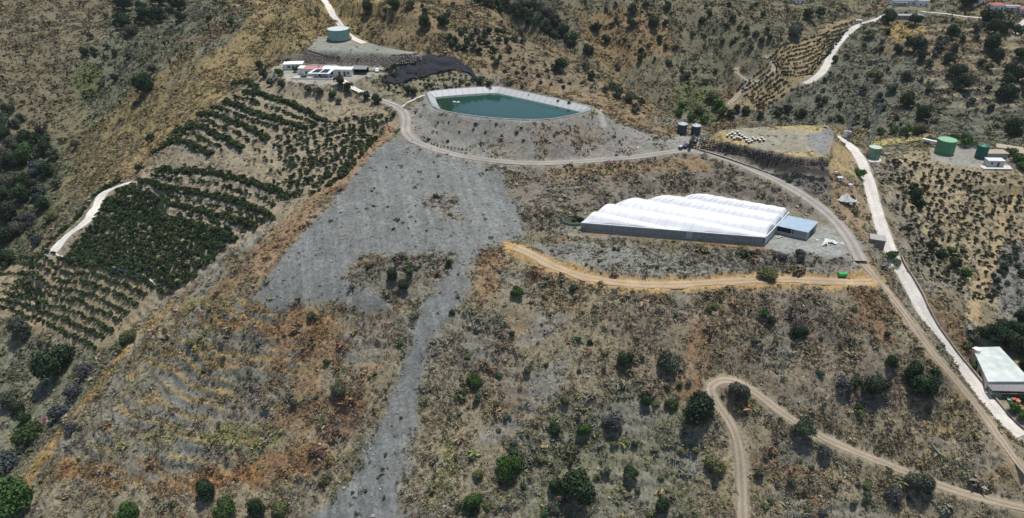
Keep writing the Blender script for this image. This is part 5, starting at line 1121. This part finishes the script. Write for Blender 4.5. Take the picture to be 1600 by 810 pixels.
# shade net behind the farmhouse
na_ = [(594,110),(612,103),(640,97),(672,93),(706,94),(732,100),(752,112)]; nb_ = [(600,115),(625,113),(650,110),(680,107),(710,106),(735,109),(755,117)]
A1 = np.array([P(u, v, 25) for u, v in na_]); B1_ = np.array([P(u, v, 24) for u, v in nb_]); V = []; o = A1.mean(0); nn = 60
for j in range(13):
    f = j / 12; ln = A1 * (1 - f) + B1_ * f
    for i in range(nn + 1):
        s = i / nn * 6; k = min(5, int(s)); p = ln[k] * (1 - s + k) + ln[k + 1] * (s - k); gz_ = float(gsample(H, p[0], p[1]))
        V.append((p[0] - o[0], p[1] - o[1], gz_ + .9 - 23 + .15 * math.sin(i * .9 + j * .5) + .2 * math.sin(i * .37 - j) - .5 * abs(f - .45)))
sn = MB().add(V, [(j * (nn + 1) + i, j * (nn + 1) + i + 1, (j + 1) * (nn + 1) + i + 1, (j + 1) * (nn + 1) + i) for j in range(12) for i in range(nn)]).build('net_cloth', mat('black_shade_net', (0.010,0.011,0.014), .9, col2=(0.035,0.038,0.05), scale=1.2), None, True)
t = thing('shade_net', 'sagging black shade net stretched over the shrubs right of the farmhouse', 'net', (o[0], o[1], 23)); sn.parent = t; sn.modifiers.new('thick', 'SOLIDIFY').thickness = .04
for i in range(0, nn + 1, 12):
    for j in (0, 6, 12): q = V[j * (nn + 1) + i]; MB().cyl(q[0], q[1], -2.5, q[2] + .05, .06, 5).build('pole', wood, t)
x, y, z = G(658, 96); MB().cyl(0, 0, -.3, 3.6, .35, 8).build('white_post', white, None, loc=(x, y, z), label='short white post standing on the ridge right of the gravel terrace', cat='post')
# hives -------------------------------------------------------------------
hp = [(1139,212.5),(1144,210.5),(1148,213),(1143,216),(1149,217),(1136,215),(1152,209),(1155,212.5),(1159,215),(1153,218),(1157,219.5),(1163,217.5),(1166,219),(1147,219.5),(1171,221.5),(1176,218.5),(1179,221),(1174,223.5),(1184,220),(1187,222.5),(1190,218.5),(1193,221.5),(1170,225),(1166,222.5)]
hroot = None; hv_group = 'white beehives on the field above the boulder wall'
hive_m = mat('hive_white', (0.66,0.65,0.62), .7, var=.06)
for i, (u, v) in enumerate(hp):
    x, y = P(u, v, PLT_Z); rz_ = random.Random(i).uniform(-.4, .4)
    if i == 0:
        hroot = thing('beehive', 'white box beehive standing in the cluster above the boulder wall', 'beehive', (x, y, hz(x, y)), rz_, hv_group)
        MB().box(-.42, .42, -.36, .36, .25, .95).build('hive_body', wood, hroot, bevel=.02); MB().box(-.5, .5, -.44, .44, .95, 1.1).build('lid', hive_m, hroot); MB().box(-.38, .38, -.32, .32, -.1, .25).build('stand', black, hroot)
    else:
        r_ = hroot.copy(); COL.objects.link(r_); r_.location = (x, y, hz(x, y)); r_.rotation_euler = (0, 0, rz_); r_['group'] = hv_group
        for ch in list(hroot.children): c = ch.copy(); COL.objects.link(c); c.parent = r_
# vehicles ----------------------------------------------------------------
def vehicle(name, lab, cat, x, y, z, rz, L, W, prof, cab, m_, wheels=2):
    t = thing(name, lab, cat, (x, y, z), rz); b = MB(); n = len(prof)
    v = [(px * L, -W / 2 * wy, pz) for px, pz, wy in prof] + [(px * L, W / 2 * wy, pz) for px, pz, wy in prof]
    b.add(v, [tuple(range(n)), tuple(range(2 * n - 1, n - 1, -1))] + [(i, n + i, n + (i + 1) % n, (i + 1) % n) for i in range(n)]); bo = b.build('body', m_, t, bevel=.06)
    g_ = MB()
    v = [(px * L, -W / 2 * wy, pz) for px, pz, wy in cab] + [(px * L, W / 2 * wy, pz) for px, pz, wy in cab]; n = len(cab)
    g_.add(v, [tuple(range(n)), tuple(range(2 * n - 1, n - 1, -1))] + [(i, n + i, n + (i + 1) % n, (i + 1) % n) for i in range(n)]); g_.build('windows', glass, t)
    for sx_ in (-.3, .31):
        for sy in (-1, 1):
            w_ = MB(); w_.tube([(0, -.11, 0), (0, .11, 0)], .34, 16); wo_ = w_.build('wheel', black, t); wo_.location = (sx_ * L, sy * (W / 2 - .08), .34)
            h_ = MB(); h_.tube([(0, -.125, 0), (0, .125, 0)], .18, 10); h_.build('rim', galv, wo_)
    for sy in (-1, 1): MB().box(.482 * L, .5 * L, sy * W * .36 - .15, sy * W * .36 + .15, .62, .78).build('headlight', white, t)
    return t
x, y, z = G(1071, 233); z = 8.0
vehicle('parked_car', 'dark blue car parked beside the track next to the boulder wall', 'car', x + .6, y + 1.5, hz(x, y) + .1, 1.0, 4.5, 1.85, [(-.5,.35,1),(.5,.35,1),(.5,.75,.95),(.46,.95,.93),(.24,1.05,.92),(.12,1.5,.78),(-.3,1.52,.78),(-.48,1.1,.92),(-.5,.9,.95)],
        [(.235,1.06,.80),(.125,1.44,.80),(-.3,1.46,.80),(-.455,1.1,.80)], mat('navy_paint', (0.018,0.024,0.06), .25, spec=.6))
t = thing('trailer', 'small dark green trailer standing left of the parked car', 'trailer', (x - 2.2, y - .6, hz(x - 2.2, y - .6) + .1), 1.0); MB().box(-1.1, 1.1, -.7, .7, .5, 1.25).build('box', mat('dull_green', (0.05,0.10,0.075), .7), t); MB().box(1.1, 2.1, -.05, .05, .45, .55).build('drawbar', steel, t)
for sy in (-1, 1): MB().tube([(0, sy * .72, .32), (0, sy * .9, .32)], .32, 14).build('wheel', black, t)
MB().box(-.9, .7, -.5, .5, 1.25, 1.5).build('load', offw, t)
x, y, z = G(589, 113); vehicle('parked_van', 'small white van parked between the farmhouse and the shade net', 'van', x, y + 1, hz(x, y) + .05, -1.45, 4.4, 1.8, [(-.5,.35,1),(.5,.35,1),(.5,.8,.95),(.42,1.05,.93),(.3,1.75,.85),(-.5,1.85,.88)], [(.405,1.1,.84),(.31,1.66,.87),(.05,1.7,.88),(.05,1.1,.95)], mat('white_paint', (0.75,0.75,0.74), .3, var=.02))
# utility hut, tarps, drum, frame ------------------------------------------
x, y = P(1371, 388, HUT_Z); t = thing('utility_hut', 'square grey brown hut with flat concrete roof standing at the edge of the concrete road', 'hut', (x + .3, y + 2, HUT_Z), -.35)
MB().box(-2.4, 2.4, -2, 2, -.8, 3.0).build('wall', mat('brown_render', (0.27,0.23,0.20), .9, scale=1), t); MB().box(-2.6, 2.6, -2.2, 2.2, 3.0, 3.25).build('roof', blockw, t)
MB().box(.2, 1.2, -2.06, -1.98, -.1, 2.0).build('door', mat('grey_door', (0.2,0.2,0.21), .6), t); MB().box(-1.5, -.9, -2.05, -1.98, 2.0, 2.4).build('vent', dkm, t)
x, y, z = G(1322, 312); rd = random.Random(3); V = [(0, 0, 2.6)]; nn = 26
for k in range(nn): a = 6.283 * k / nn; r = (1.2 + .35 * (k % 2)); V.append((r * math.cos(a), r * math.sin(a), 1.3 + rd.uniform(-.2, .2)))
for k in range(nn): a = 6.283 * k / nn; r = 2.7 + rd.uniform(-.5, .8); V.append((r * 1.2 * math.cos(a), r * math.sin(a), .05))
F_ = [(0, 1 + k, 1 + (k + 1) % nn) for k in range(nn)] + [(1 + k, 1 + nn + k, 1 + nn + (k + 1) % nn, 1 + (k + 1) % nn) for k in range(nn)]
t = MB().add(V, F_).build('tarpaulin', mat('dirty_tarp', (0.50,0.50,0.46), .7, scale=2, var=.2), None, loc=(x, y, z + .05), label='dirty white tarpaulin draped into a peak between the track and the concrete road', cat='tarpaulin'); t.modifiers.new('thick', 'SOLIDIFY').thickness = .05
heap('plastic_heap', 'flat spread of grey white plastic below the peaked tarpaulin', 'rubbish heap', 1328, 316, hz(*G(1328, 316)[:2]), 26, 1.8, .25, .7, offw, 12)
for i, (u, v, lb) in enumerate(((1312, 282, 'white chest standing on the bank above the peaked tarpaulin'), (1306, 271, 'small white crate at the edge of the straw coloured ground'), (1328, 292, 'white sheeted crate between the chest and the concrete road'))):
    x, y, z = G(u, v); t = thing('chest' if i == 0 else 'crate', lb, 'chest' if i == 0 else 'crate', (x, y, z), .3 * i); s = (1.0, .5, .8)[i]; MB().box(-s, s, -s * .7, s * .7, -.2, s * 1.2).build('body', white, t, bevel=.05); MB().box(-s * 1.05, s * 1.05, -s * .75, s * .75, s * 1.2, s * 1.35).build('lid', offw, t)
x, y, z = G(1316, 432); t = thing('green_drum', 'bright green plastic drum lying beside the right end of the ochre path', 'drum', (x, y, z)); gm = mat('bright_green', (0.03,0.36,0.09), .5, var=.15)
MB().tube([(-1.4, 0, .7), (-1.3, 0, .7), (1.3, 0, .7), (1.4, 0, .7)], [.55, .72, .72, .55], 18).build('drum_body', gm, t)
for xx in (-.7, 0, .7): MB().tube([(xx - .04, 0, .7), (xx + .04, 0, .7)], .77, 18).build('hoop', mat('pale_green', (0.2,0.5,0.3), .5), t)
x, y, z = G(916, 242); t = thing('pipe_frame', 'pale blue tubular frame leaning on the embankment above the track', 'frame', (x, y, z + .1)); m = MB()
for xx in (-1.6, 0, 1.6): m.tube([(xx, 0, 0), (xx + .2, 2.2, 2.0)], .07, 5)
m.build('uprights', galv, t); m = MB()
for k in range(4): m.tube([(-1.6 + .05 * k, k * .7, k * .64), (1.6 + .05 * k, k * .7, k * .64)], .06, 5)
m.build('rungs', galv, t)
# pylons -------------------------------------------------------------------
lat = mat('lattice_steel', (0.33,0.36,0.39), .6, metal=.2)
def pylon(lab, u, v, ht, wd, foot):
    x, y, z = G(u, v); t = thing('pylon', lab, 'pylon', (x, y, z), .4)
    if foot: MB().box(-1.4, 1.4, -1.4, 1.4, -1, 3.4).build('foot_block', white, t)
    m = MB(); w0, w1 = wd, .35; H_ = ht; lv = 14
    for sx_ in (-1, 1):
        for sy in (-1, 1): m.tube([(sx_ * w0, sy * w0, -.4), (sx_ * w1, sy * w1, H_)], .12, 4)
    for k in range(lv):
        z0, z1 = H_ * k / lv, H_ * (k + 1) / lv; a, b = w0 + (w1 - w0) * k / lv, w0 + (w1 - w0) * (k + 1) / lv
        for (p, q) in (((-a, -a), (b, -b)), ((a, -a), (-b, -b)), ((-a, a), (b, b)), ((a, a), (-b, b)), ((-a, -a), (-b, b)), ((a, -a), (b, b)), ((-a, a), (-b, -b)), ((a, a), (b, -b))): m.tube([(*p, z0), (*q, z1)], .07, 3)
    m.build('mast', lat, t)
    for k, zz in enumerate((H_ - .6, H_ - 3.2)):
        c = MB(); c.tube([(-2.6, 0, zz), (2.6, 0, zz)], .08, 4); c.tube([(-2.6, 0, zz), (0, 0, zz + .9)], .05, 4); c.tube([(2.6, 0, zz), (0, 0, zz + .9)], .05, 4); co = c.build('crossarm', lat, t)
        for xx in (-2.5, -1.3, 1.3, 2.5): MB().cyl(xx, 0, zz - .8, zz, .09, 6).build('insulator', mat('brown_glass', (0.10,0.05,0.03), .3), co)
pylon('lattice pylon on a white concrete block at the top of the concrete road', 1323, 214, 18, .8, True)
pylon('taller lattice pylon behind the small green tank', 1359, 228, 24, 1.1, False)
# buildings by the tank yard --------------------------------------------------
house('white_hut', 'small white hut between the bottle green tank and the orchard', 1555, 261, TKS_Z, -.05, [(-3.4, 3.4, 0, 3.4, -.5, 2.6)], [((-3.6, 3.6, -.2, 3.6, 2.6, 2.8), mat('white_sheet', (0.6,0.61,0.63), .6))], [(-1.8, 0, 1.1, .9, .8, 0)], [(.9, 0, 1.0, 2.0)], cat='hut', wm=offw)
x, y = P(1560, 250, TKS_Z); t = thing('brown_roof_shed', 'low shed with flat dusty brown roof behind the small white hut', 'shed', (x, y + 1.5, TKS_Z)); MB().box(-4.6, 4.6, 0, 4.5, -.4, 2.2).build('wall', blockw, t); MB().box(-4.9, 4.9, -.3, 4.8, 2.2, 2.4).build('roof', mat('dusty_roof', (0.36,0.30,0.22), .9, scale=1), t)
for (u, v, w_, d_, lb) in ((1577, 240, 5, 5, 'long low shed with tan roof at the right edge behind the tanks'), (1596, 246, 5.5, 6, 'tan roofed shed farthest right behind the tanks')):
    x, y, z = G(u, v); t = thing('tan_roof_shed', lb, 'shed', (x, y + 1, z), -.5); MB().box(-w_, w_, -d_ / 2, d_ / 2, -2, 2.4).build('wall', white, t); MB().box(-w_ - .3, w_ + .3, -d_ / 2 - .3, d_ / 2 + .3, 2.4, 2.6).build('roof', mat('dusty_roof', (0.36,0.30,0.22)), t)
x, y = P(1462, 222, TKS_Z); t = MB().prism([(-5, 3), (-4, 4), (4.5, -3.6), (3.5, -4.6)], -.5, .5).build('white_kerb_wall', white, None, loc=(x, y, TKS_Z), label='low white wall running down to the largest green tank', cat='wall')
MB().prism([(-6, -1.5), (6, -1.8), (7, 2), (-6, 2)], -.4, .06).build('yard_slab', offw, None, loc=(*P(1556, 262, TKS_Z), TKS_Z), label='pale concrete yard in front of the small white hut', cat='slab')
for k in range(7):
    x, y = P(1498 + k * 4.5, 236, TKS_Z); 
m = MB(); p_a = np.array(P(1497, 233, TKS_Z)); p_b = np.array(P(1528, 233, TKS_Z)); t = thing('mesh_fence', 'low wire fence between the two right hand green tanks', 'fence', (*p_a, TKS_Z)); dd = p_b - p_a
for k in range(6): MB().cyl(dd[0] * k / 5, dd[1] * k / 5, -.3, 1.8, .06, 5).build('post', galv, t)
for zz in (.6, 1.2, 1.75): m.tube([(0, 0, zz), (dd[0], dd[1], zz)], .03, 4)
m.build('wire', galv, t)
# long white roof at the lower right -----------------------------------------------
RH = 4.0; rp_ = [P(1519, 543, WH_Z + RH), P(1562, 542, WH_Z + RH), P(1612, 598, WH_Z + RH - .4), P(1543, 598, WH_Z + RH - .4)]; o = np.array(rp_).mean(0); q = [(p[0] - o[0], p[1] - o[1]) for p in rp_]
t = thing('warehouse', 'long building with patchy white flat roof beside the concrete road at the right', 'warehouse', (o[0], o[1], WH_Z))
MB().prism(q, RH - .3, RH).build('roof', mat('patchy_white_roof', (0.36,0.45,0.41), .8, col2=(0.66,0.65,0.63), scale=.35, spec=.2), t); MB().prism(inset(q, .35), -1.5, RH - .3).build('wall', offw, t)
x, y = P(1526, 549, WH_Z + RH); MB().cyl(x - o[0], y - o[1], RH - .5, RH + 1.0, 1.15, 20).build('roof_tank', white, t)
cp_ = [P(1543, 601, WH_Z + 3.2), P(1607, 601, WH_Z + 3.2), P(1612, 613, WH_Z + 2.9), P(1550, 611, WH_Z + 2.9)]; q = [(p[0] - o[0], p[1] - o[1]) for p in cp_]
cn = MB().prism(q, 2.95, 3.05).build('canopy', mat('corrugated_grey', (0.33,0.32,0.32), .7, scale=2, var=.15), t)
cm = MB()
for k in range(14):
    f = k / 13; a = np.array(q[0]) * (1 - f) + np.array(q[3]) * f; b = np.array(q[1]) * (1 - f) + np.array(q[2]) * f; cm.tube([(a[0], a[1], 3.07), (b[0], b[1], 3.07)], .07, 4)
cm.build('corrugation', mat('corrugated_grey', (0.33,0.32,0.32)), cn)
for p_ in (q[2], q[3]): MB().cyl(p_[0] * .98, p_[1] + .2, -1, 2.95, .08, 6).build('post', galv, t)
x, y = P(1555, 613, WH_Z + 1.2); MB().box(-1.6, 1.6, -1, 1, -1.5, 1.6).build('grey_cabinet', blockw, None, loc=(x, y, WH_Z), rz=-.2, label='grey block cupboard at the left end of the long canopy', cat='cupboard')
for i, (u, v, c_, nm, lb, s) in enumerate(((1583, 627, (0.45,0.10,0.08), 'red_crate', 'red crate lying in the yard in front of the long canopy', .8), (1590, 630, (0.42,0.2,0.12), 'brown_crate', 'rust brown crate nearest the right edge of the yard', .9), (1575, 625, (0.15,0.45,0.35), 'green_table', 'pale green tabletop in the yard in front of the canopy', .9), (1585, 637, (0.6,0.6,0.62), 'white_bench', 'whitish bench at the foot of the cluttered yard', 1.3), (1594, 622, (0.5,0.08,0.1), 'red_barrel', 'dark red barrel beside the cluttered yard', .6))):
    x, y, z = G(u, v); t = thing(nm, lb, nm.split('_')[1], (x, y, z), i * .7); MB().box(-s, s, -s * .6, s * .6, .45, .6 if i in (2, 3) else s * .9 + .3).build('top', mat('paint_' + nm, c_, .6), t)
    for a_ in (-.8, .8):
        for b_ in (-.45, .45): MB().box(a_ * s - .05, a_ * s + .05, b_ * s - .05, b_ * s + .05, -.1, .45).build('leg', wood, t)
# low wall beside the concrete road
u_ = [(1411,398),(1424,420),(1441,452),(1462,490),(1488,528),(1515,566),(1548,608),(1575,640),(1603,664)]
pl = ROADS['concrete_road'][0]; tt = np.gradient(pl[:, :2], axis=0); tt /= np.linalg.norm(tt, axis=1)[:, None]
side = np.stack([pl[:, 0] - tt[:, 1] * 2.75, pl[:, 1] + tt[:, 0] * 2.75, pl[:, 2]], 1)
v405 = G(1405, 400)[1]; side = side[side[:, 1] < v405]; n = len(side); o = side[n // 2].copy(); V = []
tt = np.gradient(side[:, :2], axis=0); tt /= np.linalg.norm(tt, axis=1)[:, None]; rd = random.Random(2)
for i in range(n):
    for a_, z_ in ((-.22, -1.4), (-.22, .75), (.22, .75), (.22, -1.4)): V.append((side[i, 0] - tt[i, 1] * a_ - o[0], side[i, 1] + tt[i, 0] * a_ - o[1], side[i, 2] + z_ + rd.uniform(-.06, .06) - o[2]))
MB().add(V, [(i * 4 + k, i * 4 + k + 1, i * 4 + 5 + k, i * 4 + 4 + k) for i in range(n - 1) for k in range(3)]).build('road_wall', mat('weathered_wall', (0.22,0.18,0.15), .9, col2=(0.36,0.33,0.29), scale=1), None, loc=tuple(o), label='low weathered concrete wall along the outer side of the concrete road', cat='wall')
# pale terrace walls in the plantation
for i, (px_, lb) in enumerate((([(172,418),(205,424),(228,432),(244,447)], 'pale dry wall curving through the lower plantation rows'), ([(82,397),(100,400),(120,400)], 'short pale wall at the foot of the plantation lane'), ([(628,167),(645,158),(664,150)], 'pale concrete kerb climbing to the left corner of the reservoir'), ([(598,158),(612,162),(622,165)], 'pale kerb beside the drive above the mango block'))):
    pl = wline(px_); pl[:, 2] = gsample(H, pl[:, 0], pl[:, 1]); o = pl[len(pl) // 2].copy(); wd_ = (.5, .8, 1.0, .4)[i]
    t_ = np.gradient(pl[:, :2], axis=0); t_ /= np.linalg.norm(t_, axis=1)[:, None]; V = []
    for k in range(len(pl)):
        for a_, z_ in ((-wd_ / 2, -.6), (-wd_ / 2, .35), (wd_ / 2, .35), (wd_ / 2, -.6)): V.append((pl[k, 0] - t_[k, 1] * a_ - o[0], pl[k, 1] + t_[k, 0] * a_ - o[1], pl[k, 2] + z_ - o[2]))
    MB().add(V, [(k * 4 + j, k * 4 + j + 1, k * 4 + 5 + j, k * 4 + 4 + j) for k in range(len(pl) - 1) for j in range(3)]).build('kerb_wall', offw, None, loc=tuple(o), label=lb, cat='wall')
# far houses ------------------------------------------------------------------------
def farhouse(u, v, z, rz, W_, D_, h, lab, roof, name='house', wm=white, porch=False, pitched=False):
    if z is None: x, y, z = G(u, v)
    else: x, y = P(u, v, z)
    t = thing(name, lab, 'house', (x, y + D_ / 2, z), rz); MB().box(-W_ / 2, W_ / 2, -D_ / 2, D_ / 2, -2.5, h).build('wall', wm, t)
    if pitched:
        e_ = .5; MB().add([(-W_/2-e_, -D_/2-e_, h), (W_/2+e_, -D_/2-e_, h), (W_/2+e_, D_/2+e_, h), (-W_/2-e_, D_/2+e_, h), (-W_/2+D_*.4, 0, h + D_ * .24), (W_/2-D_*.4, 0, h + D_ * .24)], [(0, 1, 5, 4), (1, 2, 5), (2, 3, 4, 5), (3, 0, 4), (3, 2, 1, 0)]).build('roof', roof, t)
    else: MB().box(-W_ / 2 - .2, W_ / 2 + .2, -D_ / 2 - .2, D_ / 2 + .2, h, h + .25).build('roof', roof, t)
    k = max(2, int(W_ / 3.2))
    for i in range(k):
        xx = -W_ / 2 + (i + .5) * W_ / k
        if i == k // 2: MB().box(xx - .5, xx + .5, -D_ / 2 - .06, -D_ / 2 + .02, 0, 2.1).build('door', mat('door_wood', (0.13,0.08,0.05)), t)
        else:
            f = MB().box(xx - .65, xx + .65, -D_ / 2 - .05, -D_ / 2 + .02, .9, 2.1).build('window', offw, t); MB().box(xx - .55, xx + .55, -D_ / 2 - .08, -D_ / 2 - .03, 1.0, 2.0).build('pane', glass, f)
    if porch:
        MB().box(-W_ / 2, W_ * .1, -D_ / 2 - 3, -D_ / 2 - .1, 2.5, 2.65).build('porch_roof', roofg, t)
        for i in range(4): xx = -W_ / 2 + .2 + i * W_ * .19; MB().box(xx - .1, xx + .1, -D_ / 2 - 2.9, -D_ / 2 - 2.7, -1, 2.5).build('porch_post', white, t)
    return t
farhouse(1412, 9, BLD1_Z, 0, 17, 6, 3.2, 'long white house with dark porch at the very top of the far slope', roofg, porch=True)
farhouse(1442, 11, BLD1_Z, 0, 8, 5, 4.4, 'white cubic house at the right end of the row on the hilltop', white)
farhouse(1399, 4, None, 0, 5, 4, 3, 'small white cabin at the left end of the hilltop row', white)
farhouse(1417, 31, BLD2_Z, -.03, 22, 5, 2.6, 'low grey stable with long flat roof beside the far road', mat('pale_grey_roof', (0.34,0.33,0.33), .8), 'stable', blockw)
farhouse(1530, 8, None, .1, 8, 6, 3.4, 'house with faded red roof left of the dark trees', redt, pitched=True)
farhouse(1560, 17, None, 0, 8, 6, 3.6, 'white house with red tiled hip roof in the middle of the hamlet', redt, pitched=True)
farhouse(1582, 17, None, -.1, 11, 5, 2.8, 'long low pale house with grey roof at the right of the hamlet', mat('pale_grey_roof', (0.34,0.33,0.33)), wm=offw, porch=True)
farhouse(1600, 22, None, 0, 6, 6, 3.4, 'white house cut by the right edge beside the hamlet', redt, pitched=True)
farhouse(1250, 6, None, 0, 7, 5, 2.8, 'small white cottage on the brown hillside at the top', white)
farhouse(1233, 2, None, .2, 6, 4, 2.6, 'pale cottage left of the small white cottage at the top', offw)
farhouse(1342, 37, None, 0, 4, 3, 2.0, 'pale concrete cistern cabin where the far road turns', offw, 'cabin', offw)

# the air ---------------------------------------------------------------------------
HZ = MB(); HZ.box(-3300, 3300, -300, 3300, float(H.min()) - 2, float(H.max()) + 130)
mh, t_, p_ = new_mat('haze_air'); t_.nodes.remove(p_); pvn = t_.nodes.new('ShaderNodeVolumePrincipled'); pvn.inputs['Density'].default_value = 0.00004; pvn.inputs['Color'].default_value = (0.86, 0.92, 1.0, 1)
t_.links.new(pvn.outputs[0], t_.nodes['Material Output'].inputs['Volume'])
HZ.build('haze', mh, None, kind='stuff')
